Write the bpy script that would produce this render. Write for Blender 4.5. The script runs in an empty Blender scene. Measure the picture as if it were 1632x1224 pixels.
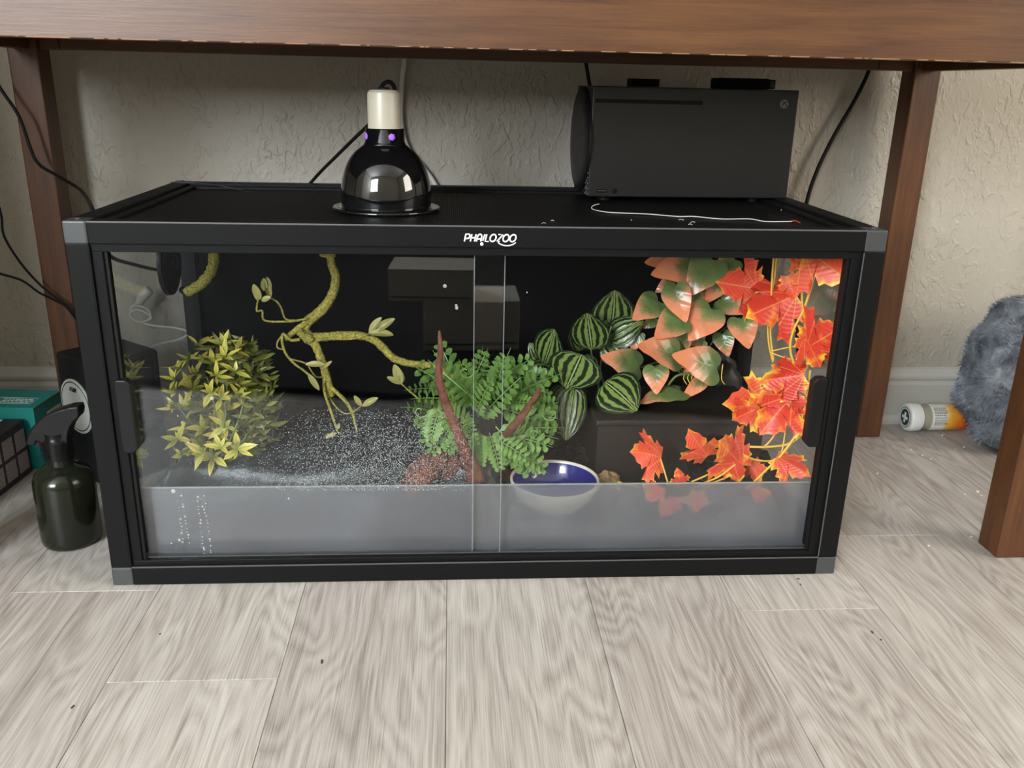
import bpy, math, random
import numpy as np
from mathutils import Vector, Matrix
random.seed(7)
rng = np.random.default_rng(7)
S = bpy.context.scene
COL = S.collection
PI = math.pi

# ------------------------------------------------------------------ camera
CAM = Vector((-0.0419, -0.97146, 0.59404)); YAW, PITCH, ROLL, FPX = 0.07378, -0.32807, 0.02309, 1394.6
fw = Vector((math.sin(YAW)*math.cos(PITCH), math.cos(YAW)*math.cos(PITCH), math.sin(PITCH)))
r0 = fw.cross(Vector((0, 0, 1))).normalized(); u0 = r0.cross(fw)
rt = r0*math.cos(ROLL) + u0*math.sin(ROLL); up = -r0*math.sin(ROLL) + u0*math.cos(ROLL)
cd = bpy.data.cameras.new('camera'); cam = bpy.data.objects.new('camera', cd); COL.objects.link(cam)
cd.sensor_width = 36; cd.lens = 36*FPX/1632; cd.clip_start = .02
m = Matrix((rt, up, -fw)).transposed().to_4x4(); m.translation = CAM; cam.matrix_world = m
S.camera = cam

# ------------------------------------------------------------------ world, daylight, exposure
w = bpy.data.worlds.new('world'); S.world = w; w.use_nodes = True
w.node_tree.nodes['Background'].inputs[0].default_value = (.75, .85, 1, 1)
w.node_tree.nodes['Background'].inputs[1].default_value = 1.0
def area(name, loc, aim, sx, sy, power, color):
    l = bpy.data.lights.new(name, 'AREA'); l.shape = 'RECTANGLE'; l.size = sx; l.size_y = sy
    l.energy = power; l.color = color
    o = bpy.data.objects.new(name, l); COL.objects.link(o); o.location = loc
    o.rotation_euler = (Vector(aim) - Vector(loc)).to_track_quat('-Z', 'Y').to_euler()
    return o
# daylight coming in through the two windows of the room (rear wall and right wall)
area('window_daylight_cool', (-1.85, -3.16, 1.52), (-1.85, 0, 1.52), 1.3, 1.2, 190, (.88, .95, 1.0))
area('window_daylight_warm', (2.56, -1.25, 1.40), (0, -1.25, 1.40), 1.25, 1.2, 60, (1.0, .91, .79))
S.view_settings.view_transform = 'Standard'; S.view_settings.look = 'None'
S.view_settings.exposure = 0.0; S.view_settings.gamma = 1.0
S.view_settings.use_curve_mapping = False
try:
    S.cycles.use_denoising = True
    S.cycles.max_bounces = 12; S.cycles.diffuse_bounces = 5; S.cycles.glossy_bounces = 5
    S.cycles.transparent_max_bounces = 40; S.cycles.transmission_bounces = 8
    S.cycles.sample_clamp_indirect = 6
except Exception: pass

def P(px, py, Y):                      # the point of the place seen at this pixel, standing at depth Y
    d = fw + rt*((px-816)/FPX) - up*((py-612)/FPX)
    return CAM + d*((Y-CAM.y)/d.y)

# ------------------------------------------------------------------ materials
class N:
    def __init__(s, name):
        s.m = bpy.data.materials.new(name); s.m.use_nodes = True; s.t = s.m.node_tree
        s.b = s.t.nodes['Principled BSDF']; s.out = s.t.nodes['Material Output']
    def n(s, typ, **kw):
        x = s.t.nodes.new(typ)
        for k, v in kw.items():
            if k.startswith('i_'):
                key = k[2:]; key = int(key) if key.isdigit() else key.replace('_', ' ')
                x.inputs[key].default_value = v
            else: setattr(x, k, v)
        return x
    def l(s, a, b): s.t.links.new(a, b)
    def put(s, **kw):
        for k, v in kw.items():
            i = s.b.inputs[k.replace('_', ' ')]
            if hasattr(v, 'is_linked'): s.l(v, i)
            else: i.default_value = v
        return s
    def math(s, op, a, b=None, c=None):
        x = s.n('ShaderNodeMath', operation=op)
        for i, v in enumerate((a, b, c)):
            if v is None: continue
            if hasattr(v, 'is_linked'): s.l(v, x.inputs[i])
            else: x.inputs[i].default_value = v
        return x.outputs[0]
    def ramp(s, fac, stops, interp='LINEAR'):
        x = s.n('ShaderNodeValToRGB'); cr = x.color_ramp; cr.interpolation = interp
        while len(cr.elements) < len(stops): cr.elements.new(.5)
        for e, (p, c) in zip(cr.elements, stops):
            e.position = p; e.color = (*c, 1) if len(c) == 3 else c
        s.l(fac, x.inputs[0]); return x.outputs[0]
    def mix(s, fac, a, b, blend='MIX'):
        x = s.n('ShaderNodeMix', data_type='RGBA', blend_type=blend)
        for i, v in ((0, fac), (6, a), (7, b)):
            if hasattr(v, 'is_linked'): s.l(v, x.inputs[i])
            elif i == 0: x.inputs[i].default_value = v
            else: x.inputs[i].default_value = (*v, 1)
        return x.outputs[2]
    def coord(s, kind='Object', scale=(1, 1, 1), loc=None):
        c = s.n('ShaderNodeTexCoord').outputs[kind]
        mp = s.n('ShaderNodeMapping'); mp.inputs['Scale'].default_value = scale
        s.l(c, mp.inputs[0])
        if loc is not None: s.l(loc, mp.inputs['Location'])
        return mp.outputs[0]
    def noise(s, vec, scale, detail=3, rough=.55, dist=0.0):
        x = s.n('ShaderNodeTexNoise'); x.inputs['Scale'].default_value = scale
        x.inputs['Detail'].default_value = detail; x.inputs['Roughness'].default_value = rough
        x.inputs['Distortion'].default_value = dist
        s.l(vec, x.inputs['Vector']); return x.outputs[0]
    def bump(s, h, strength, dist=.002):
        x = s.n('ShaderNodeBump'); x.inputs['Strength'].default_value = strength
        x.inputs['Distance'].default_value = dist; s.l(h, x.inputs['Height'])
        s.l(x.outputs[0], s.b.inputs['Normal']); return x
def srgb(r, g, b): return tuple(((c/255)/12.92 if c/255 <= .04045 else ((c/255+.055)/1.055)**2.4) for c in (r, g, b))
def plain(name, col, rough=.5, metal=0.0, spec=.5, bump=None, coat=0, var=.16):
    k = N(name); k.put(Base_Color=(*col, 1), Roughness=rough, Metallic=metal)
    k.b.inputs['Specular IOR Level'].default_value = spec; k.b.inputs['Coat Weight'].default_value = coat
    v = k.coord()
    n = k.noise(v, 90, 3)
    k.l(k.math('MULTIPLY_ADD', n, var, rough-var/2), k.b.inputs['Roughness'])
    if bump: k.bump(k.noise(v, bump[0], 3), bump[1], .001)
    return k.m

def mat_wood():
    k = N('walnut_stain')
    v = k.coord(scale=(1.6, 14, 22))
    n1 = k.noise(v, 3.0, 6, .62, .6); n2 = k.noise(k.coord(scale=(6, 90, 160)), 3, 3)
    n3 = k.noise(k.coord(), 3.2, 2)
    f = k.math('ADD', k.math('MULTIPLY', n1, .55), k.math('ADD', k.math('MULTIPLY', n2, .25), k.math('MULTIPLY', n3, .25)))
    c = k.ramp(f, [(.33, srgb(60, 35, 18)), (.5, srgb(83, 51, 27)), (.68, srgb(101, 66, 37))])
    # rubbed, paler lower edge of the aprons, edge highlight painted in with it
    sp = k.n('ShaderNodeSeparateXYZ'); k.l(k.n('ShaderNodeTexCoord').outputs['Object'], sp.inputs[0])
    worn_highlight = k.math('MULTIPLY', k.math('LESS_THAN', k.math('ABSOLUTE', k.math('SUBTRACT', sp.outputs[2], .6312)), .0009),
                  k.math('GREATER_THAN', k.noise(k.coord(scale=(1, 1, 1)), 30, 5), .50))
    worn_highlight = k.math('MULTIPLY', worn_highlight, k.math('LESS_THAN', sp.outputs[1], .0375))
    c = k.mix(worn_highlight, c, srgb(176, 134, 98))
    k.put(Base_Color=c, Roughness=.42); k.bump(n2, .12, .001)
    return k.m
def mat_leg():
    k = N('walnut_stain_leg')
    v = k.coord(scale=(22, 22, 1.6))
    n1 = k.noise(v, 3.0, 6, .62, .6); n2 = k.noise(k.coord(scale=(120, 120, 6)), 3, 3)
    f = k.math('ADD', k.math('MULTIPLY', n1, .7), k.math('MULTIPLY', n2, .3))
    k.put(Base_Color=k.ramp(f, [(.33, srgb(60, 33, 14)), (.5, srgb(82, 47, 21)), (.68, srgb(98, 60, 29))]), Roughness=.42)
    k.bump(n2, .1, .001)
    return k.m
def mat_floor():
    k = N('grey_oak_plank')
    oi = k.n('ShaderNodeObjectInfo'); rnd = oi.outputs['Random']
    off = k.n('ShaderNodeCombineXYZ'); k.l(k.math('MULTIPLY', rnd, 37.0), off.inputs[0]); k.l(k.math('MULTIPLY', rnd, 91.0), off.inputs[1])
    base = k.coord(loc=off.outputs[0])
    def sc(vec, s):
        mp = k.n('ShaderNodeMapping'); mp.inputs['Scale'].default_value = s; k.l(vec, mp.inputs[0]); return mp.outputs[0]
    # cathedral figure: contours of a stretched noise
    warp = k.noise(sc(base, (6, 1.1, 1)), 1.0, 3, .5)
    warp = k.math('ADD', warp, k.math('MULTIPLY', k.noise(sc(base, (60, 4, 1)), 1.0, 3), .035))
    rings = k.math('FRACT', k.math('MULTIPLY', warp, 34.0))
    rings = k.math('MULTIPLY', k.math('ABSOLUTE', k.math('SUBTRACT', rings, .5)), 2.0)
    fine = k.noise(sc(base, (600, 6, 1)), 1.0, 5, .7)
    pore = k.noise(sc(base, (1400, 14, 1)), 1.0, 3, .6)
    mid = k.noise(sc(base, (90, 1.3, 1)), 1.0, 4, .6, .25)
    wide = k.noise(sc(base, (14, .7, 1)), 1.0, 3)
    f = k.math('ADD', k.math('MULTIPLY', rings, .095), k.math('ADD', k.math('MULTIPLY', fine, .50), k.math('ADD', k.math('MULTIPLY', mid, .20), k.math('ADD', k.math('MULTIPLY', wide, .22), k.math('MULTIPLY', pore, .30)))))
    c = k.ramp(f, [(.50, srgb(132, 124, 118)), (.60, srgb(160, 153, 147)), (.68, srgb(180, 174, 169)), (.80, srgb(198, 194, 189))])
    tint = k.ramp(rnd, [(0, (.90, .885, .88)), (.5, (1, .99, .98)), (1, (.95, .955, .94))])
    c = k.mix(1.0, c, tint, 'MULTIPLY')
    k.put(Base_Color=c, Roughness=k.math('MULTIPLY_ADD', fine, .2, .36)); k.bump(fine, .22, .0006)
    return k.m
def mat_wall():
    k = N('textured_plaster')
    v = k.coord(scale=(1, 1, .62))
    a = k.noise(v, 55, 3, .5, .5)
    ridge = k.math('SUBTRACT', 1.0, k.math('MULTIPLY', k.math('ABSOLUTE', k.math('SUBTRACT', a, .5)), 9.0))
    ridge = k.math('MAXIMUM', ridge, 0.0)
    blob = k.math('SMOOTH_MIN', k.math('MAXIMUM', k.math('SUBTRACT', k.noise(v, 75, 2, .5, .5), .52), 0.0), .12, .05)
    msk = k.ramp(k.noise(v, 9, 2), [(.35, (.15,)*3), (.65, (1,)*3)])
    h = k.math('MULTIPLY', k.math('ADD', k.math('MULTIPLY', ridge, .28), k.math('MULTIPLY', blob, 7.0)), msk)
    h = k.math('ADD', h, k.math('MULTIPLY', k.noise(v, 220, 2), .12))
    c = k.mix(k.noise(v, 5, 2), srgb(166, 159, 146), srgb(176, 169, 156))
    k.put(Base_Color=c, Roughness=.55); k.bump(h, .6, .004)
    return k.m
def mat_glass(name, tint=(1, 1, 1), r0=.042, haze=0.0):
    k = N(name); t = k.t; t.nodes.remove(k.b)
    lw = k.n('ShaderNodeLayerWeight'); lw.inputs['Blend'].default_value = .5
    f = k.math('MULTIPLY_ADD', k.math('POWER', lw.outputs['Facing'], 5.0), 1-r0, r0)
    tr = k.n('ShaderNodeBsdfTransparent'); tr.inputs[0].default_value = (*tint, 1)
    gl = k.n('ShaderNodeBsdfGlossy'); gl.inputs['Roughness'].default_value = 0.0; gl.inputs[0].default_value = (1, 1, 1, 1)
    mx = k.n('ShaderNodeMixShader'); k.l(f, mx.inputs[0]); k.l(tr.outputs[0], mx.inputs[1]); k.l(gl.outputs[0], mx.inputs[2])
    o = mx.outputs[0]
    if haze:                            # smears and dried water film on the pane
        df = k.n('ShaderNodeBsdfDiffuse'); df.inputs[0].default_value = (.8, .82, .85, 1)
        h = k.ramp(k.noise(k.coord(scale=(1, 1, .6)), 7, 4, .6, .6), [(.40, (.0,)*3), (.75, (haze,)*3)])
        m2 = k.n('ShaderNodeMixShader'); k.l(h, m2.inputs[0]); k.l(o, m2.inputs[1]); k.l(df.outputs[0], m2.inputs[2]); o = m2.outputs[0]
    k.l(o, k.out.inputs[0]); return k.m
def mat_frost():
    k = N('frosted_acrylic'); k.t.nodes.remove(k.b)
    rf = k.n('ShaderNodeBsdfRefraction'); rf.inputs['Roughness'].default_value = .32; rf.inputs['IOR'].default_value = 1.18
    rf.inputs[0].default_value = (.95, .96, .98, 1)
    df = k.n('ShaderNodeBsdfDiffuse'); df.inputs[0].default_value = (.36, .385, .43, 1)
    tl = k.n('ShaderNodeBsdfTranslucent'); tl.inputs[0].default_value = (.5, .52, .56, 1)
    gl = k.n('ShaderNodeBsdfGlossy'); gl.inputs['Roughness'].default_value = .12
    m1 = k.n('ShaderNodeMixShader'); m1.inputs[0].default_value = .35; k.l(df.outputs[0], m1.inputs[1]); k.l(tl.outputs[0], m1.inputs[2])
    smear = k.ramp(k.noise(k.coord(scale=(1, 1, 1.4)), 9, 4, .6, .4), [(.35, (.22,)*3), (.7, (.38,)*3)])
    m2 = k.n('ShaderNodeMixShader'); k.l(smear, m2.inputs[0]); k.l(rf.outputs[0], m2.inputs[1]); k.l(m1.outputs[0], m2.inputs[2])
    m3 = k.n('ShaderNodeMixShader'); m3.inputs[0].default_value = .05; k.l(m2.outputs[0], m3.inputs[1]); k.l(gl.outputs[0], m3.inputs[2])
    k.l(m3.outputs[0], k.out.inputs[0]); return k.m
def mat_mesh():
    k = N('perforated_black_steel')
    v = k.coord(); sp = k.n('ShaderNodeSeparateXYZ'); k.l(v, sp.inputs[0])
    p = 2*PI/.0026
    a = k.math('SINE', k.math('MULTIPLY', sp.outputs[0], p)); b = k.math('SINE', k.math('MULTIPLY', sp.outputs[1], p))
    hole = k.math('GREATER_THAN', k.math('ADD', a, b), .55)
    tr = k.n('ShaderNodeBsdfTransparent'); mx = k.n('ShaderNodeMixShader')
    k.put(Base_Color=(.005, .005, .0053, 1), Roughness=.5); k.b.inputs['Specular IOR Level'].default_value = .2
    k.l(hole, mx.inputs[0]); k.l(k.b.outputs[0], mx.inputs[1]); k.l(tr.outputs[0], mx.inputs[2]); k.l(mx.outputs[0], k.out.inputs[0])
    return k.m
def mat_leaf_bush():
    k = N('yellow_green_plastic_leaf'); oi = k.n('ShaderNodeObjectInfo').outputs['Random']
    uv = k.n('ShaderNodeUVMap'); sp = k.n('ShaderNodeSeparateXYZ'); k.l(uv.outputs[0], sp.inputs[0])
    tip = k.mix(oi, srgb(186, 174, 74), srgb(232, 214, 104)); mid = k.mix(oi, srgb(104, 124, 46), srgb(164, 168, 70))
    c = k.mix(k.math('SMOOTHSTEP', sp.outputs[1], .1, .75) if False else sp.outputs[1], mid, tip)
    rib = k.math('LESS_THAN', k.math('ABSOLUTE', k.math('SUBTRACT', sp.outputs[0], .5)), .05)
    c = k.mix(k.math('MULTIPLY', rib, .6), c, srgb(110, 130, 50))
    k.put(Base_Color=c, Roughness=.4); return k.m
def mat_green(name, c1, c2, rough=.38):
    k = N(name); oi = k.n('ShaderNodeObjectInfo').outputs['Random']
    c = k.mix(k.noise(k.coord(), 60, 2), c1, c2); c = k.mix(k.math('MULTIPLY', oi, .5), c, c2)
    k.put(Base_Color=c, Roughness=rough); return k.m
def mat_pothos():
    k = N('green_orange_heart_leaf'); oi = k.n('ShaderNodeObjectInfo').outputs['Random']
    uv = k.n('ShaderNodeUVMap'); sp = k.n('ShaderNodeSeparateXYZ'); k.l(uv.outputs[0], sp.inputs[0])
    n = k.noise(k.coord(), 45, 2)
    t = k.math('ADD', sp.outputs[1], k.math('ADD', k.math('MULTIPLY', k.math('SUBTRACT', n, .5), .5), k.math('MULTIPLY', k.math('SUBTRACT', oi, .5), .45)))
    ax = k.math('ABSOLUTE', k.math('SUBTRACT', sp.outputs[0], .5))
    t = k.math('ADD', t, k.math('MULTIPLY', ax, .75))
    c = k.ramp(t, [(.40, srgb(96, 116, 66)), (.58, srgb(140, 132, 82)), (.72, srgb(216, 142, 106)), (.98, srgb(228, 138, 94))])
    wv = k.math('SINE', k.math('MULTIPLY', k.math('SUBTRACT', sp.outputs[1], k.math('MULTIPLY', ax, .8)), 30.0))
    rib = k.math('MULTIPLY', k.math('LESS_THAN', ax, .018), -1.5)
    k.put(Base_Color=c, Roughness=.25); k.bump(k.math('ADD', k.math('MULTIPLY', wv, .5), rib), .35, .0006); return k.m
def mat_melon():
    k = N('striped_dark_green_leaf')
    uv = k.n('ShaderNodeUVMap'); sp = k.n('ShaderNodeSeparateXYZ'); k.l(uv.outputs[0], sp.inputs[0])
    n = k.noise(uv.outputs[0], 9, 3)
    s_ = k.math('ADD', sp.outputs[0], k.math('MULTIPLY', k.math('SUBTRACT', n, .5), .10))
    wv = k.math('COSINE', k.math('MULTIPLY', k.math('SUBTRACT', s_, .5), 2*PI*5.5))
    band = k.ramp(k.math('ADD', wv, .45), [(.14, (0, 0, 0)), (.58, (1, 1, 1))])
    edge = k.math('LESS_THAN', k.math('ABSOLUTE', k.math('SUBTRACT', sp.outputs[0], .5)), .44)
    band = k.math('MULTIPLY', k.math('SUBTRACT', 1.0, band), edge)
    rib = k.math('LESS_THAN', k.math('ABSOLUTE', k.math('SUBTRACT', sp.outputs[0], .5)), .015)
    c = k.mix(k.math('MULTIPLY', band, .9), srgb(26, 42, 22), srgb(124, 144, 74)); c = k.mix(rib, c, srgb(150, 165, 110))
    k.put(Base_Color=c, Roughness=.24); k.bump(wv, .25, .001); return k.m
def mat_maple():
    k = N('red_maple_cloth_leaf'); oi = k.n('ShaderNodeObjectInfo').outputs['Random']
    uv = k.n('ShaderNodeUVMap'); sp = k.n('ShaderNodeSeparateXYZ'); k.l(uv.outputs[0], sp.inputs[0])
    x = k.math('SUBTRACT', sp.outputs[0], .5); y = sp.outputs[1]
    at = k.n('ShaderNodeAttribute', attribute_name='edge').outputs['Fac']
    wv = k.n('ShaderNodeTexCoord').outputs['Object']; off = k.n('ShaderNodeVectorMath', operation='ADD'); k.l(wv, off.inputs[0])
    cb = k.n('ShaderNodeCombineXYZ'); k.l(k.math('MULTIPLY', oi, 50), cb.inputs[0]); k.l(cb.outputs[0], off.inputs[1])
    n = k.noise(off.outputs[0], 2.2, 3)
    e = k.math('ADD', k.math('MULTIPLY', k.math('POWER', at, 4.0), .62), k.math('MULTIPLY', k.math('SUBTRACT', n, .44), 3.3))
    base = k.mix(oi, srgb(204, 50, 40), srgb(226, 88, 54))
    c = k.mix(k.ramp(e, [(.45, (0,)*3), (.85, (1,)*3)]), base, srgb(236, 140, 48))
    c = k.mix(k.ramp(e, [(.80, (0,)*3), (1.05, (1,)*3)]), c, srgb(240, 196, 66))
    th = k.math('ARCTAN2', k.math('ABSOLUTE', x), y); r = k.math('SQRT', k.math('ADD', k.math('MULTIPLY', x, x), k.math('MULTIPLY', y, y)))
    v = None
    for a in (0.0, .55, .98, 1.9):
        d = k.math('LESS_THAN', k.math('MULTIPLY', k.math('ABSOLUTE', k.math('SUBTRACT', th, a)), r), .011)
        v = d if v is None else k.math('MAXIMUM', v, d)
    c = k.mix(k.math('MULTIPLY', v, .35), c, srgb(240, 180, 90))
    wr = k.math('SINE', k.math('MULTIPLY', k.math('ADD', r, k.math('MULTIPLY', k.math('ABSOLUTE', x), .8)), 60))
    k.put(Base_Color=c, Roughness=.42); k.bump(k.math('ADD', k.math('MULTIPLY', wr, .35), k.math('MULTIPLY', v, -1.2)), .35, .001); return k.m
def mat_noisy(name, c1, c2, scale, rough, bump=None, c3=None, detail=5):
    k = N(name); v = k.coord(); n = k.noise(v, scale, detail, .62)
    st = [(.32, c1), (.62, c2)] + ([(.72, c3)] if c3 else [])
    k.put(Base_Color=k.ramp(n, st), Roughness=rough)
    if bump: k.bump(k.noise(v, scale*bump[0], 5, .65), bump[1], bump[2])
    return k.m
def mat_emit(name, col, strength):
    k = N(name); k.put(Base_Color=(*col, 1)); k.b.inputs['Emission Color'].default_value = (*col, 1); k.b.inputs['Emission Strength'].default_value = strength
    return k.m

def mat_drop():
    k = N('water_drop'); k.put(Base_Color=(.85, .88, .9, 1), Roughness=.04, Alpha=.32); k.b.inputs['Specular IOR Level'].default_value = 1.0; return k.m
M = dict(
    wood=mat_wood(), leg=mat_leg(), floor=mat_floor(), wall=mat_wall(),
    floor_under=plain('floor_joint', srgb(150, 142, 134), .7),
    trim=plain('white_trim_paint', srgb(184, 181, 175), .4), ceiling=plain('ceiling_paint', (.8, .8, .78), .8),
    roomwall=plain('side_wall_paint', srgb(196, 190, 178), .7),
    alu=plain('black_aluminium', (.0055, .0055, .0059), .48, spec=.13, bump=(400, .03)), alu_edge=plain('paler_black_aluminium', (.085, .085, .085), .35),
    corner=plain('grey_black_plastic', (.045, .047, .05), .42), black=plain('black_plastic', (.006, .006, .0065), .42, spec=.25),
    rubber=plain('black_rubber', (.006, .006, .006), .55, spec=.2), gloss=plain('black_enamel', (.004, .004, .0045), .06, coat=.6),
    console=plain('matte_charcoal_plastic', (.014, .0135, .013), .34, spec=.3, var=.02), con_dark=plain('deep_black_plastic', (.003, .003, .003), .6, spec=.15),
    backdrop=plain('black_backdrop', (.0012, .0012, .0014), .5, spec=.05), ceramic=plain('cream_porcelain', srgb(186, 179, 160), .35),
    glass=mat_glass('clear_glass', r0=.025), side_glass=mat_glass('side_glass', tint=(.93, .95, .95), haze=.05), edge=plain('pane_edge', srgb(150, 160, 158), .3),
    frost=mat_frost(), mesh=mat_mesh(), white=plain('white_print', srgb(235, 235, 235), .5),
    wcable=plain('white_cable', srgb(205, 203, 198), .45), soil=mat_noisy('dark_coco_soil', srgb(20, 15, 11), srgb(52, 40, 30), 55, .9, (2.5, .9, .004), srgb(86, 66, 48)),
    slate=mat_noisy('dark_slate_resin', srgb(30, 37, 40), srgb(56, 66, 69), 22, .34, (3, .6, .003), srgb(78, 88, 90)),
    hide=mat_noisy('dark_brown_hide', srgb(22, 18, 15), srgb(38, 32, 27), 16, .45, (6, .25, .001)),
    bark=mat_noisy('red_brown_driftwood', srgb(78, 44, 33), srgb(130, 80, 62), 60, .8, (4, .9, .004), srgb(164, 112, 88)),
    cork=mat_noisy('pale_cork', srgb(96, 72, 46), srgb(176, 146, 100), 60, .85, (2, .8, .003)),
    vine=mat_noisy('moss_green_vine', srgb(104, 100, 38), srgb(190, 180, 82), 330, .7, (1.4, 1.0, .004), srgb(224, 210, 116)),
    vleaf=mat_green('dull_olive_leaf', srgb(112, 118, 62), srgb(150, 142, 84)), stemg=plain('green_stem', srgb(96, 118, 60), .45),
    yellow=plain('yellow_stem', srgb(226, 184, 74), .42), bush=mat_leaf_bush(), bush_in=mat_green('shaded_olive_leaf', srgb(60, 76, 30), srgb(116, 120, 48)),
    fern=mat_green('bright_fern_green', srgb(62, 104, 46), srgb(128, 164, 84)), pothos=mat_pothos(), melon=mat_melon(), maple=mat_maple(),
    bowl_in=plain('blue_glaze', srgb(30, 34, 122), .15, coat=.4), bowl_out=plain('cream_glaze', srgb(222, 214, 196), .25),
    drop=mat_drop(), bottle=plain('dark_olive_plastic', srgb(24, 27, 18), .14, spec=.4), bottle_b=plain('satin_black_sprayer', (.004, .004, .004), .3, spec=.25),
    teal=plain('teal_card', srgb(28, 138, 132), .5), dcard=plain('dark_printed_card', srgb(44, 38, 40), .45, spec=.3), magenta=plain('magenta_print', srgb(190, 40, 130), .5), hatch=plain('pale_grey_print', srgb(150, 140, 142), .5), kraft=plain('card_edge', srgb(110, 92, 76), .8),
    greybox=plain('grey_card', srgb(232, 228, 220), .8), rug=mat_noisy('charcoal_rug', (.006, .006, .007), (.016, .016, .018), 120, .95, (2, .6, .004)),
    device=plain('black_device', (.010, .011, .0125), .5, spec=.25), badge=plain('pale_badge', srgb(196, 202, 200), .35),
    capw=plain('white_cap', srgb(232, 232, 230), .4), green=plain('dark_green_print', srgb(28, 62, 56), .5), amber=plain('clear_plastic_bottle', srgb(150, 146, 128), .25),
    purple=mat_emit('purple_bulb_glow', (.30, .12, .62), .35), red=plain('red_tip', srgb(190, 70, 60), .5), crumb=plain('white_crumb', srgb(220, 214, 200), .8), dkcrumb=plain('dark_crumb', srgb(70, 52, 42), .8),
    vent=plain('vent_rim', (.02, .02, .02), .3))
def mat_label():
    k = N('orange_white_label'); sp = k.n('ShaderNodeSeparateXYZ'); k.l(k.n('ShaderNodeTexCoord').outputs['Object'], sp.inputs[0])
    n = k.noise(k.coord(), 40, 3)
    t = k.math('ADD', sp.outputs[0], k.math('MULTIPLY', k.math('SUBTRACT', n, .5), .03))
    t = k.math('SUBTRACT', t, k.math('MULTIPLY', sp.outputs[1], .35))
    k.put(Base_Color=k.ramp(k.math('MULTIPLY', k.math('ADD', t, .062), 8.0), [(.50, srgb(226, 224, 216)), (.60, srgb(226, 170, 60)), (.76, srgb(206, 110, 30)), (.95, srgb(170, 50, 24))]), Roughness=.35); return k.m
M['label'] = mat_label()
def mat_fur():
    k = N('grey_faux_fur'); v = k.coord(); n = k.noise(v, 26, 4, .6, .6)
    k.put(Base_Color=k.ramp(n, [(.35, srgb(74, 78, 86)), (.55, srgb(116, 122, 130)), (.72, srgb(156, 162, 168))]), Roughness=.9); return k.m
M['fur'] = mat_fur()

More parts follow.
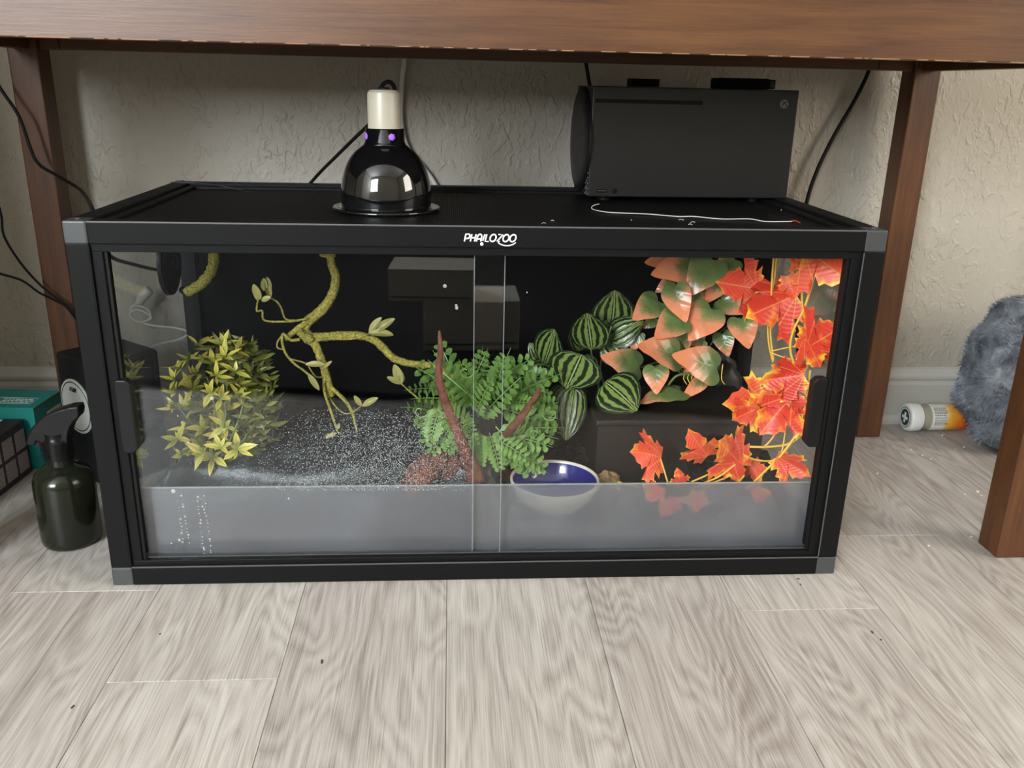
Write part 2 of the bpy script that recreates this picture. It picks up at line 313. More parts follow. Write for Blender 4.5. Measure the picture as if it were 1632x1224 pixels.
# ------------------------------------------------------------------ mesh building
def tagp(o, label=None, cat=None, group=None, kind=None):
    if label: o['label'] = label
    if cat: o['category'] = cat
    if group: o['group'] = group
    if kind: o['kind'] = kind
    return o
def origin(o):
    v = Vector((0, 0, 0))
    while o: v = v + o.location; o = o.parent
    return v
def empty(name, loc, label=None, cat=None, rz=0, group=None):
    o = bpy.data.objects.new(name, None); COL.objects.link(o); o.location = loc; o.rotation_euler.z = rz
    o.empty_display_size = .02
    return tagp(o, label, cat, group)
class MB:
    def __init__(s): s.v = []; s.f = []; s.uv = None; s.edge = None
    def add(s, v, f):
        o = len(s.v); s.v += [tuple(x) for x in v]; s.f += [tuple(i+o for i in q) for q in f]; return s
    def box(s, x0, x1, y0, y1, z0, z1):
        return s.add([(x, y, z) for z in (z0, z1) for y in (y0, y1) for x in (x0, x1)],
                     [(0, 2, 3, 1), (4, 5, 7, 6), (0, 1, 5, 4), (2, 6, 7, 3), (0, 4, 6, 2), (1, 3, 7, 5)])
    def obox(s, c, ex, ey, ez):         # oriented box from centre and three half axes
        c, ex, ey, ez = map(Vector, (c, ex, ey, ez))
        return s.add([c+ex*a+ey*b+ez*d for d in (-1, 1) for b in (-1, 1) for a in (-1, 1)],
                     [(0, 2, 3, 1), (4, 5, 7, 6), (0, 1, 5, 4), (2, 6, 7, 3), (0, 4, 6, 2), (1, 3, 7, 5)])
    def lathe(s, prof, c=(0, 0, 0), n=40, axis=None, cap=True):
        c = Vector(c); A = Vector(axis or (0, 0, 1)).normalized()
        X = A.orthogonal().normalized(); Y = A.cross(X); v = []; f = []
        for r, h in prof:
            for i in range(n):
                a = 2*PI*i/n; v.append(c+A*h+X*(r*math.cos(a))+Y*(r*math.sin(a)))
        for j in range(len(prof)-1):
            for i in range(n):
                k = (i+1) % n; f.append((j*n+i, j*n+k, (j+1)*n+k, (j+1)*n+i))
        if cap:
            f.append(tuple(range(n))[::-1]); f.append(tuple((len(prof)-1)*n+i for i in range(n)))
        return s.add(v, f)
    def tube(s, pts, rad, n=10, sub=6, cap=True, jit=0):
        pts = [Vector(p) for p in pts]; rads = list(rad) if hasattr(rad, '__len__') else [rad]*len(pts)
        if sub > 1 and len(pts) > 2:
            P_, R_ = [], []
            for i in range(len(pts)-1):
                p0, p1, p2, p3 = pts[max(i-1, 0)], pts[i], pts[i+1], pts[min(i+2, len(pts)-1)]
                for k in range(sub):
                    t = k/sub
                    P_.append(.5*((2*p1)+(p2-p0)*t+(2*p0-5*p1+4*p2-p3)*t*t+(3*p1-p0-3*p2+p3)*t**3))
                    R_.append(rads[i]*(1-t)+rads[i+1]*t)
            P_.append(pts[-1]); R_.append(rads[-1]); pts, rads = P_, R_
        v, f = [], []; nx = None
        for i, p in enumerate(pts):
            d = (pts[min(i+1, len(pts)-1)]-pts[max(i-1, 0)])
            d = d.normalized() if d.length > 1e-9 else Vector((0, 0, 1))
            nx = d.orthogonal().normalized() if nx is None else (nx-d*nx.dot(d))
            nx = nx.normalized() if nx.length > 1e-6 else d.orthogonal().normalized()
            ny = d.cross(nx)
            for k in range(n):
                a = 2*PI*k/n; r = rads[i]*(1+jit*random.uniform(-1, 1))
                v.append(p+nx*(r*math.cos(a))+ny*(r*math.sin(a)))
        for i in range(len(pts)-1):
            for k in range(n):
                q = (k+1) % n; f.append((i*n+k, i*n+q, (i+1)*n+q, (i+1)*n+k))
        if cap: f.append(tuple(range(n))[::-1]); f.append(tuple((len(pts)-1)*n+k for k in range(n)))
        return s.add(v, f)
    def ribbon(s, lines, o, ux, uy, th, depth=.0006):    # flat lettering drawn with strokes
        o, ux, uy = Vector(o), Vector(ux), Vector(uy); nz = ux.cross(uy).normalized()*depth
        for ln in lines:
            q = [o+ux*a+uy*b for a, b in ln]; L, Rr = [], []
            for i, p in enumerate(q):
                d = (q[min(i+1, len(q)-1)]-q[max(i-1, 0)]).normalized(); sd = d.cross(nz.normalized())*th
                L.append(p-sd); Rr.append(p+sd)
            n = len(q); v = L+Rr+[a+nz for a in L]+[a+nz for a in Rr]; f = []
            for i in range(n-1):
                f += [(2*n+i, 3*n+i, 3*n+i+1, 2*n+i+1), (i, 2*n+i, 2*n+i+1, i+1), (n+i, n+i+1, 3*n+i+1, 3*n+i)]
            f += [(0, n, 3*n, 2*n), (n-1, 3*n-1, 4*n-1, 2*n-1)]
            s.add(v, f)
        return s
    def mesh(s, name, off=Vector((0, 0, 0)), smooth=False):
        me = bpy.data.meshes.new(name)
        me.from_pydata([(a-off.x, b-off.y, c-off.z) for a, b, c in s.v], [], s.f)
        if s.uv is not None:
            uvl = me.uv_layers.new(name='UVMap'); idx = np.zeros(len(me.loops), dtype=np.int32); me.loops.foreach_get('vertex_index', idx)
            uvl.data.foreach_set('uv', np.array(s.uv, dtype=np.float32)[idx].ravel())
        if s.edge is not None:
            at = me.attributes.new('edge', 'FLOAT', 'POINT'); at.data.foreach_set('value', np.array(s.edge, dtype=np.float32))
        if smooth: me.polygons.foreach_set('use_smooth', [True]*len(me.polygons))
        me.validate(); return me
    def build(s, name, mat, parent=None, local=False, smooth=False, bevel=0, seg=2, sub=0, auto=None, base=None):
        off = Vector(base) if base else Vector((0, 0, 0)) if (local or parent is None) else origin(parent)
        me = s.mesh(name, off, smooth); me.materials.append(M[mat] if isinstance(mat, str) else mat)
        o = bpy.data.objects.new(name, me); COL.objects.link(o)
        if base: o.location = base
        if parent: o.parent = parent
        if bevel:
            b = o.modifiers.new('bevel', 'BEVEL'); b.width = bevel; b.segments = seg; b.limit_method = 'ANGLE'
        if sub:
            b = o.modifiers.new('subd', 'SUBSURF'); b.levels = sub; b.render_levels = sub
        if auto: me.set_sharp_from_angle(angle=math.radians(auto))
        return o
def bx(name, mat, parent, *a, bevel=.001, **k): return MB().box(*a).build(name, mat, parent, bevel=bevel, **k)
def inst(name, me, parent, mtx):
    o = bpy.data.objects.new(name, me); COL.objects.link(o); o.parent = parent
    o.matrix_basis = Matrix.Translation(-origin(parent)) @ mtx; return o
def frame(base, tip, nrm, wscale=1.0):   # leaf matrix: +Y to the tip, +Z along the face
    y = tip-base; L = y.length; y = y/L; n = nrm-y*nrm.dot(y); n.normalize(); x = y.cross(n)
    mt = Matrix((x*L*wscale, y*L, n*L)).transposed().to_4x4(); mt.translation = base; return mt

# ================================================================== the room
YW = .556                                   # face of the plaster wall
X0, X1, YR, HC = -2.6, 2.6, -3.2, 2.45
fl = MB().box(X0, X1, YR, YW+.05, -.03, -.003).build('floor', 'floor_under'); tagp(fl, kind='structure')
PWD, PL = .176, 1.22
joints = {-3: -.012, -2: -.188, 2: -.080, 3: .100, -1: .43, 0: -.62, 1: .20, 4: -.42, -4: -.35, 5: .22}
plank_meshes = {}
for k in range(-15, 15):
    xa, xb = -.047+PWD*k, -.047+PWD*(k+1)
    xa, xb = max(xa, X0), min(xb, X1)
    if xb-xa < .01: continue
    y = joints[k] if k in joints else random.uniform(-.5, .5)
    while y < YW: y += PL
    while y > YR:
        ya, yb = max(y-PL, YR), min(y, YW)
        key = (round(xb-xa, 4), round(yb-ya, 4))
        if key not in plank_meshes:
            g = .00025; mb = MB().box(g, xb-xa-g, g, yb-ya-g, -.006, 0)
            plank_meshes[key] = mb.mesh('plank'); plank_meshes[key].materials.append(M['floor'])
        o = bpy.data.objects.new('plank', plank_meshes[key]); COL.objects.link(o); o.parent = fl; o.location = (xa, ya, 0)
        bv = o.modifiers.new('bevel', 'BEVEL'); bv.width = .0005; bv.segments = 1
        y -= PL
wl = MB().box(X0, X1, YW, YW+.05, 0, HC).build('wall_back', 'wall'); tagp(wl, kind='structure')
def wall_with_window(name, x, xo, ya, yb, za, zb):
    b = MB().box(min(x, xo), max(x, xo), YR, ya, 0, HC).box(min(x, xo), max(x, xo), yb, YW, 0, HC)
    b.box(min(x, xo), max(x, xo), ya, yb, 0, za).box(min(x, xo), max(x, xo), ya, yb, zb, HC)
    tagp(b.build(name, 'roomwall'), kind='structure')
tagp(MB().box(X0-.12, X0, YR, YW, 0, HC).build('wall_left', 'roomwall'), kind='structure')
wall_with_window('wall_right', X1, X1+.12, -1.9, -.6, .76, 2.04)
rw = MB()
for a in ((X0, -2.52, 0, HC), (-1.18, X1, 0, HC), (-2.52, -1.18, 0, .88), (-2.52, -1.18, 2.16, HC)): rw.box(a[0], a[1], YR-.12, YR, a[2], a[3])
tagp(rw.build('wall_rear', 'roomwall'), kind='structure')
tagp(MB().box(X0, X1, YR, YW, HC, HC+.08).build('ceiling', 'ceiling'), kind='structure')
tagp(MB().box(X0, -.87, -.30, YW, 0, HC).build('shade_block_left', 'roomwall'), kind='structure')   # unseen block added to keep light off the wall left of the table
def window(n, x, ya, yb, za, zb, sgn):
    e = empty('window_%d' % n, (x, (ya+yb)/2, za)); e['kind'] = 'structure'
    xs = sorted((x+sgn*.02, x+sgn*.08)); t = .045
    for a in ((ya, yb, za, za+t), (ya, yb, zb-t, zb), (ya, ya+t, za+t, zb-t), (yb-t, yb, za+t, zb-t), (ya+t, yb-t, (za+zb)/2-.02, (za+zb)/2+.02)):
        bx('window_frame', 'trim', e, xs[0], xs[1], *a, bevel=.003)
    bx('window_pane', 'glass', e, x+sgn*.045, x+sgn*.05, ya+t, yb-t, za+t, zb-t, bevel=0)
    xs = sorted((x+sgn*.08, x-sgn*.05)); bx('window_sill', 'trim', e, xs[0], xs[1], ya-.03, yb+.03, za-.03, za, bevel=.004)
def window_rear(n, xa, xb, za, zb):
    e = empty('window_%d' % n, ((xa+xb)/2, YR, za)); e['kind'] = 'structure'; t = .045; y0, y1 = YR-.08, YR-.02
    for a in ((xa, xb, za, za+t), (xa, xb, zb-t, zb), (xa, xa+t, za+t, zb-t), (xb-t, xb, za+t, zb-t), (xa+t, xb-t, (za+zb)/2-.02, (za+zb)/2+.02)):
        bx('window_frame', 'trim', e, a[0], a[1], y0, y1, a[2], a[3], bevel=.003)
    bx('window_pane', 'glass', e, xa+t, xb-t, YR-.05, YR-.045, za+t, zb-t, bevel=0)
    bx('window_sill', 'trim', e, xa-.03, xb+.03, YR-.08, YR+.03, za-.03, za, bevel=.004)
window_rear(1, -2.52, -1.18, .88, 2.16); window(2, X1, -1.9, -.6, .76, 2.04, 1)
# baseboard with its moulded top and the quarter-round shoe in front of it
prof = [(0, 0), (-.013, 0), (-.013, .074), (-.0105, .080), (-.0105, .083), (-.0125, .086), (-.0125, .091), (-.008, .098), (-.005, .104), (0, .106)]
def extrude_x(prof, x0, x1, y):
    n = len(prof); mb = MB()
    mb.add([(x0, y+a, z) for a, z in prof]+[(x1, y+a, z) for a, z in prof],
           [(i, (i+1) % n, n+(i+1) % n, n+i) for i in range(n)]+[tuple(range(n))[::-1], tuple(range(n, 2*n))])
    return mb
tagp(extrude_x(prof, X0, X1, YW).build('baseboard_back', 'trim'), kind='structure')
tagp(extrude_x([(0, 0), (-.013, 0), (-.0125, .007), (-.010, .012), (-.006, .016), (0, .018)], X0, X1, YW-.013).build('trim_1', 'trim'), kind='structure')

# ================================================================== the table
tb = empty('console_table', (.02, 0, 0), 'brown walnut-stained wooden console table standing over the terrarium', 'table')
TX0, TX1, AZ = -.700, .742, .631
bx('table_top', 'wood', tb, TX0-.03, TX1+.03, .004, .535, .722, .75, bevel=.003)
bx('apron', 'wood', tb, TX0+.044, TX1-.044, .035, .057, AZ, .722, bevel=.0012)
bx('apron', 'wood', tb, -.626, .641, .474, .494, AZ, .722, bevel=.001)
for xa, xb in ((TX0+.044, -.6265), (.6415, TX1-.044)): bx('corner_block', 'wood', tb, xa, xb, .4735, .494, AZ-.0003, .722, bevel=.001)
for xa in (TX0+.010, TX1-.032): bx('apron', 'wood', tb, xa, xa+.022, .076, .466, AZ, .722, bevel=.001)
for xa in (TX0, TX1-.044):
    for ya in (.033, .466): bx('leg', 'leg', tb, xa, xa+.044, ya, ya+.044, 0, .722, bevel=.0022, seg=3)

# ================================================================== the terrarium
W2, D, H = .457, .413, .447
ter = empty('terrarium', (0, D/2, 0), 'long black-framed glass terrarium with sliding doors on the grey floor', 'terrarium')
c = .0245                                    # profile of the frame bars
for sx in (-1, 1):
    for ya in (0, D-c):
        x0 = -W2 if sx < 0 else W2-c
        bx('post', 'alu', ter, x0, x0+c, ya, ya+c, c, H-c, bevel=.0012)
        for za in (0, H-c):
            cc = MB().box(x0-.0004, x0+c+.0002, ya-.0004 if ya == 0 else ya-.0002, ya+c+.0002 if ya == 0 else ya+c+.0004, za if za == 0 else za-.0004, za+c+(.0006 if za else .0002))
            k = cc.build('corner_connector', 'corner', ter, bevel=.0022, seg=3)
            if za:
                cx, cy = x0+c/2, ya+c/2
                MB().lathe([(.0032, 0), (.0032, .0012), (.002, .0017)], (cx, cy, H+.0006), 16).build('screw_cap', 'corner', k, smooth=False)
for ya in (0, D-c):
    for za, nm in ((0, 'bottom_rail'), (H-c, 'top_rail')):
        bx(nm, 'alu', ter, -W2+c, W2-c, ya, ya+c, za, za+c, bevel=.0012)
for sx in (-1, 1):
    x0 = -W2 if sx < 0 else W2-c
    for za, nm in ((0, 'bottom_rail'), (H-c, 'top_rail')):
        bx(nm, 'alu', ter, x0, x0+c, c, D-c, za, za+c, bevel=.0012)
# paler strips along the front arrises
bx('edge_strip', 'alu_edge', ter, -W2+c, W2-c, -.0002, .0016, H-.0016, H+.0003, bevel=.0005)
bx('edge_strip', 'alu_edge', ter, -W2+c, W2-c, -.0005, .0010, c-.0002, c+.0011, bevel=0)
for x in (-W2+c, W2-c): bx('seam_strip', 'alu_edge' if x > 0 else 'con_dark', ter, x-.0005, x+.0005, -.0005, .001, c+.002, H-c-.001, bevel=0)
# inner door track
t = .0125
for a in ((-W2+c, W2-c, .003, .026, H-c-.009, H-c), (-W2+c, W2-c, .003, .011, c, c+.008), (-W2+c, -W2+c+t, .003, .026, c+.008, H-c-.009), (W2-c-t, W2-c, .003, .026, c+.008, H-c-.009)):
    bx('door_track', 'alu', ter, *a, bevel=.0008)
for a in ((-W2+c+t, -W2+c+t+.004, .006, .009, c+.004, H-c-.009), (W2-c-t-.004, W2-c-t, .006, .009, c+.004, H-c-.009)): bx('track_lip', 'rubber', ter, *a, bevel=.0004)
bx('track_rib', 'alu_edge', ter, -W2+c+t+.004, W2-c-t-.002, .0108, .0118, c+.007, c+.0086, bevel=0)
# the lid: inner rim and perforated sheet
MI = .013
for a in ((-W2+c, -W2+c+MI, c, D-c), (W2-c-MI, W2-c, c, D-c), (-W2+c+MI, W2-c-MI, c, c+MI*.5), (-W2+c+MI, W2-c-MI, D-c-MI, D-c)):
    bx('lid_rim', 'alu', ter, a[0], a[1], a[2], a[3], H-.009, H-.0035, bevel=.0015)
bx('mesh_lid', 'mesh', ter, -W2+c+MI*.5, W2-c-MI*.5, c+MI*.3, D-c-MI*.5, H-.0078, H-.0072, bevel=0)
# panes
z0, z1 = c+.004, H-c-.004
bx('back_panel', 'backdrop', ter, -W2+c-.002, W2-c+.002, D-.014, D-.009, z0-.004, z1+.004, bevel=0)
for xa in (-W2+.011, W2-.0145): bx('side_pane', 'side_glass', ter, xa, xa+.0035, c-.002, D-c+.002, z0-.004, z1+.004, bevel=0)
bx('base_tray', 'backdrop', ter, -W2+.012, W2-.012, .030, D-.015, .004, .016, bevel=0)
dl = MB().box(-W2+c+.006, .0195, .0125, .0165, z0, z1).build('sliding_door', 'glass', ter)
bx('pane_edge', 'edge', dl, .0195, .0200, .0125, .0165, z0, z1, bevel=0)
dr = MB().box(-.0145, W2-c-.006, .0190, .0230, z0, z1).build('sliding_door', 'glass', ter)
bx('pane_edge', 'edge', dr, -.0150, -.0145, .0190, .0230, z0, z1, bevel=0)
for d, xs, y in ((dl, -.4160, .0125), (dr, .4060, .0190)):          # pull handles stuck on the panes
    zc, hh, hw = .222, .0455, .0095
    oct_ = [(-hw, -hh+.006), (-hw+.006, -hh), (hw-.002, -hh), (hw, -hh+.004), (hw, hh-.004), (hw-.002, hh), (-hw+.006, hh), (-hw, hh-.006)]
    if xs < 0: oct_ = [(-a, b) for a, b in oct_][::-1]
    n = len(oct_); mb = MB()
    mb.add([(xs+a, y-.013, zc+b) for a, b in oct_]+[(xs+a, y, zc+b) for a, b in oct_], [tuple(range(n)), tuple(range(n, 2*n))[::-1]]+[(i, n+i, n+(i+1) % n, (i+1) % n) for i in range(n)])
    mb.build('handle', 'black', d, bevel=.0022, seg=3)
bar = bx('substrate_barrier', 'frost', ter, -W2+c-.002, W2-c+.002, .0275, .0300, .017, .1185, bevel=0)
bx('barrier_edge', 'edge', bar, -W2+c-.002, W2-c+.002, .0274, .0301, .1185, .1193, bevel=0)
# maker's name on the top rail
def arc(cx, cy, rx, ry, a0, a1, n=14): return [(cx+rx*math.cos(math.radians(a0+(a1-a0)*i/n)), cy+ry*math.sin(math.radians(a0+(a1-a0)*i/n))) for i in range(n+1)]
def shear(ls, x, k=.22): return [[(a+x+b*k, b) for a, b in l] for l in ls]
L = []
L += shear([[(0, 0), (0, 1), (.38, 1)]+arc(.38, .70, .24, .30, 90, -90)+[(0, .40)]], 0)
L += shear([[(0, 0), (0, 1)], [(.6, 0), (.6, 1)], [(0, .5), (.6, .5)]], .86)
L += shear([[(0, 0), (0, .62)]+arc(.3, .62, .3, .38, 180, 0)+[(.6, 0)], [(0, .36), (.6, .36)]], 1.74)
L += shear([[(0, .1), (.12, 1)]], 2.60)
L += shear([[(0, 1), (0, 0), (.5, 0)]], 2.98)
L += shear([arc(.42, .5, .42, .5, 0, 360, 26)], 3.58)
L += shear([[(0, 1), (.66, 1), (0, .02), (.42, .02)]], 4.66)
L += shear([arc(.42, .5, .42, .5, 0, 360, 26)], 5.44)
L += shear([arc(.42, .5, .42, .5, 0, 360, 26)], 6.44)
sc = .0079
lg = MB().ribbon(L, (-.0268, -.0002, .4300), (sc*.98, 0, 0), (0, 0, sc), .00078, .0004)
lg.ribbon([arc(6.1, .62, 1.62, 1.18, 218, 322, 20)], (-.0268, -.0002, .4300), (sc*.98, 0, 0), (0, 0, sc), .0006, .0004)
q = arc(2.50, -.36, .24, .24, 0, 360, 16); mbp = [(-.0268+a*sc*.98, -.0006, .4300+b*sc) for a, b in q[:-1]]
lg.add(mbp, [tuple(range(16))])
lg.build('lettering', 'white', ter)
# water drops on the panes
def drops(name, lst, parent, y):
    mb = MB()
    for x, z, r in lst:
        n = 8; v = [(x, y-r*.55, z)]; f = []
        for rr, hh in ((.62, .42), (1, 0)):
            v += [(x+r*rr*math.cos(2*PI*i/n), y-r*hh, z+r*rr*math.sin(2*PI*i/n)*1.1) for i in range(n)]
        f += [(0, 1+i, 1+(i+1) % n) for i in range(n)]+[(1+i, 1+n+i, 1+n+(i+1) % n, 1+(i+1) % n) for i in range(n)]
        mb.add(v, f)
    o = mb.build(name, 'drop', parent, smooth=True); o['kind'] = 'stuff'; return o
DL = []
for (xa, ya, xb, yb, n) in ((283, 795, 292, 868, 12), (289, 790, 302, 868, 14), (314, 790, 326, 886, 18), (325, 790, 337, 886, 16), (320, 795, 327, 820, 5)):
    for i in range(n):
        tt = (i+random.random()*.6)/n; p = P(xa+(xb-xa)*tt+random.uniform(-1, 1), ya+(yb-ya)*tt, .0125); DL.append((p.x, p.z, random.choice((.0005, .0007, .0009, .0013))))
for x, y, r in ((709, 456, .0022), (727, 487, .0016), (728, 491, .0019), (276, 783, .0028), (338, 635, .0022), (300, 705, .0014), (283, 663, .001), (840, 466, .0009), (286, 861, .0018), (273, 866, .0013), (460, 795, .0012)):
    p = P(x, y, .0125); DL.append((p.x, p.z, r))
drops('water_drops', DL, dl, .0125)
FG = []                                      # fine condensation behind the left-hand door
while len(FG) < 7500:
    x, y = random.gauss(610, 95), random.gauss(745, 55)
    if not (300 < x < 755 and 650+.05*abs(x-560) < y < 782): continue
    p = P(x, y, .0165); FG.append((p.x, p.z, random.uniform(.00028, .0006)))
mb = MB()
for x, z, r in FG:
    mb.add([(x-r, .0166, z), (x, .0166, z-r), (x+r, .0166, z), (x, .0166, z+r), (x, .0166+r*.7, z)], [(0, 1, 4), (1, 2, 4), (2, 3, 4), (3, 0, 4)])
k = N('fine_condensation'); k.put(Base_Color=(.72, .76, .78, 1), Roughness=.2, Alpha=.5); M['fog'] = k.m
o = mb.build('condensation', 'fog', dl); o['kind'] = 'stuff'

# ================================================================== inside the terrarium
# soil: a lumpy bed, one countless thing
def soil():
    nx, ny = 130, 56; xs = np.linspace(-W2+.0165, W2-.0165, nx); ys = np.linspace(.0315, D-.0155, ny)
    X, Y = np.meshgrid(xs, ys); Z = np.full_like(X, .058)
    for f, a in ((9, .010), (21, .006), (55, .004), (120, .0025)):
        p = rng.uniform(0, 6.28, 6); Z += a*(np.sin(f*X+p[0]+1.3*np.sin(f*.7*Y+p[1]))*np.sin(f*1.1*Y+p[2]+np.sin(f*.6*X+p[3])))
    Z += .018*np.clip((Y-.12)/.25, 0, 1); Z += rng.normal(0, .0012, Z.shape)
    v = [(x, y, z) for x, y, z in zip(X.ravel(), Y.ravel(), Z.ravel())]; n = len(v)
    f = [(j*nx+i, j*nx+i+1, (j+1)*nx+i+1, (j+1)*nx+i) for j in range(ny-1) for i in range(nx-1)]
    ring = [i for i in range(nx)]+[j*nx+nx-1 for j in range(1, ny)]+[(ny-1)*nx+i for i in range(nx-2, -1, -1)]+[j*nx for j in range(ny-2, 0, -1)]
    v += [(v[i][0], v[i][1], .0162) for i in ring]; m_ = len(ring)
    f += [(ring[i], n+i, n+(i+1) % m_, ring[(i+1) % m_]) for i in range(m_)]+[tuple(n+i for i in range(m_))[::-1]]
    mb = MB().add(v, f)
    for _ in range(900):                     # chips and fibres lying on it
        x, y = random.uniform(-.43, .43), random.uniform(.05, .38); i = int((x+W2-.0165)/(2*W2-.033)*(nx-1)); j = int((y-.0315)/(D-.047)*(ny-1)); z = Z[j, i]+.001
        a = random.uniform(0, PI); l = random.uniform(.002, .007); h = random.uniform(.0006, .0016)
        mb.obox((x, y, z), (l*math.cos(a), l*math.sin(a), random.uniform(-.001, .001)), (-h*math.sin(a), h*math.cos(a), 0), (0, 0, h))
    o = mb.build('soil', 'soil', smooth=False, base=(0, .2, .016))
    return tagp(o, 'dark brown coco-fibre soil covering the terrarium floor', 'soil', kind='stuff')
soil()
# slate-coloured platform, left half
def slab():
    nx, ny = 46, 26; mb = MB(); top = []
    out = lambda u, v: (-.418+.424*u+.012*math.sin(9*v), .118+.272*v+.010*math.sin(3.1*u*PI)-.012*(2*u-1)**2*v, .103+.004*math.sin(13*u+4*v)*math.sin(11*v+2*u)+.002*math.sin(41*u)*math.sin(37*v))
    for j in range(ny):
        for i in range(nx):
            top.append(out(i/(nx-1), j/(ny-1)))
    n = len(top); f = [(j*nx+i, j*nx+i+1, (j+1)*nx+i+1, (j+1)*nx+i) for j in range(ny-1) for i in range(nx-1)]
    ring = [i for i in range(nx)]+[j*nx+nx-1 for j in range(1, ny)]+[(ny-1)*nx+i for i in range(nx-2, -1, -1)]+[j*nx for j in range(ny-2, 0, -1)]
    v = list(top); m_ = len(ring); cx, cy = -.206, .25
    for d, dz in ((.004, -.004), (.010, -.014), (.011, -.026), (.016, -.04), (.016, -.075)):
        for q, i in enumerate(ring):
            x, y, z = top[i]; L_ = math.hypot(x-cx, (y-cy)*1.4); jj = .0035*math.sin(q*1.7+dz*300)
            v.append((x+(x-cx)/L_*(d+jj), y+(y-cy)*1.4/L_*(d+jj), z+dz))
    rows = [ring]+[[n+r*m_+q for q in range(m_)] for r in range(5)]
    for a, b in zip(rows[:-1], rows[1:]): f += [(a[q], b[q], b[(q+1) % m_], a[(q+1) % m_]) for q in range(m_)]
    f.append(tuple(rows[-1])[::-1])
    o = mb.add(v, f).build('rock_platform', 'slate', smooth=True, base=(-.206, .25, .03))
    tagp(o, 'low blue-grey slate-like rock platform under the yellow bush', 'rock')
slab()
# dark hide box with a round doorway
hd = empty('hide_box', (.28, .24, .06), 'dark brown box hide with a round doorway below the orange leaves', 'hide')
def hide():
    x0, x1, y0, y1, za, zb = .163, .398, .150, .292, .055, .150; cx, cz, r = .331, .098, .036; n = 28
    mb = MB()                                # front wall with a hole
    hole = [(cx+r*math.cos(2*PI*i/n), cz+r*math.sin(2*PI*i/n)) for i in range(n)]
    outr = []
    for a, b in hole:
        dx, dz = a-cx, b-cz; s_ = min([((x1 if dx > 0 else x0)-cx)/dx if abs(dx) > 1e-9 else 1e9, ((zb if dz > 0 else za)-cz)/dz if abs(dz) > 1e-9 else 1e9]); outr.append((cx+dx*s_, cz+dz*s_))
    v = [(a, y0, b) for a, b in hole]+[(a, y0, b) for a, b in outr]+[(a, y0+.006, b) for a, b in hole]+[(a, y0+.006, b) for a, b in outr]
    f = []
    for i in range(n):
        k = (i+1) % n; f += [(i, n+i, n+k, k), (2*n+i, 2*n+k, 3*n+k, 3*n+i), (i, k, 2*n+k, 2*n+i)]
    mb.add(v, f)
    for (xx, zz) in ((x0, zb), (x0, za), (x1, zb), (x1, za)):           # fill the corners the fan leaves open
        p = min(outr, key=lambda q_: abs(q_[0]-xx)*3+abs(q_[1]-zz) if abs(q_[1]-zz) < 1e-6 else 9)
        p2 = min(outr, key=lambda q_: abs(q_[1]-zz)*3+abs(q_[0]-xx) if abs(q_[0]-xx) < 1e-6 else 9)
        mb.add([(xx, y0, zz), (p[0], y0, p[1]), (p2[0], y0, p2[1])], [(0, 1, 2)])
    mb.build('front_wall', 'hide', hd)
    bx('side_wall', 'hide', hd, x0, x0+.006, y0+.006, y1, za, zb); bx('side_wall', 'hide', hd, x1-.006, x1, y0+.006, y1, za, zb)
    bx('rear_wall', 'hide', hd, x0+.006, x1-.006, y1-.006, y1, za, zb)
    bx('lid', 'hide', hd, x0-.004, x1+.004, y0-.004, y1+.004, zb, zb+.009, bevel=.003, seg=3)
    MB().lathe([(r, 0), (r, -.0015), (r+.0028, -.0015), (r+.0028, 0)], (cx, y0, cz), 32, axis=(0, 1, 0), cap=False).build('doorway_rim', 'con_dark', hd, smooth=True)
hide()
# bowl
bw = empty('water_bowl', (.098, .105, .05), 'blue-glazed bowl with a cream rim and outside near the front panel', 'bowl')
bc = (.099, .107, .047)
MB().lathe([(.020, 0), (.030, .0015), (.046, .012), (.056, .026), (.0605, .0405), (.0605, .043), (.0585, .0435)], bc, 48, cap=False).build('outside', 'bowl_out', bw, smooth=True)
MB().lathe([(.0005, .006), (.030, .008), (.045, .016), (.054, .029), (.0575, .0415)], bc, 48, cap=False).build('inside', 'bowl_in', bw, smooth=True)
MB().lathe([(.0572, .0410), (.0577, .0438), (.0592, .0448), (.0607, .0436), (.0608, .0400)], bc, 48, cap=False).build('rim', 'bowl_out', bw, smooth=True)
# cork chip
def rough_lump(name, mat, c, r, label, cat, seed, amp=.25, nn=14, base=None):
    rs = np.random.default_rng(seed); v, f = [], []; ph = rs.uniform(0, 6.28, 8)
    for j in range(nn+1):
        a = PI*j/nn
        for i in range(2*nn):
            b = 2*PI*i/(2*nn); k_ = 1+amp*(math.sin(3*b+ph[0])*math.sin(2*a+ph[1])+.6*math.sin(7*b+ph[2]+3*a)*math.sin(5*a+ph[3])+.35*rs.uniform(-1, 1))
            v.append((c[0]+r[0]*k_*math.sin(a)*math.cos(b), c[1]+r[1]*k_*math.sin(a)*math.sin(b), c[2]+r[2]*k_*math.cos(a)))
    w_ = 2*nn
    f = [(j*w_+i, (j+1)*w_+i, (j+1)*w_+(i+1) % w_, j*w_+(i+1) % w_) for j in range(nn) for i in range(w_)]
    o = MB().add(v, f).build(name, mat, base=(c[0], c[1], c[2]-r[2]), smooth=True); o.data.validate()
    return tagp(o, label, cat)
rough_lump('cork_chip', 'cork', (.176, .128, .074), (.018, .014, .014), 'pale tan cork chip beside the blue bowl', 'cork', 3)
rough_lump('bark_piece', 'hide', (.385, .345, .135), (.045, .03, .055), 'dark brown bark piece behind the hide box', 'bark', 5, .18)
rough_lump('bark_chip', 'soil', (.352, .085, .07), (.045, .028, .022), 'dark soil-coated bark chip under the maple leaves by the right door', 'bark', 8, .2)
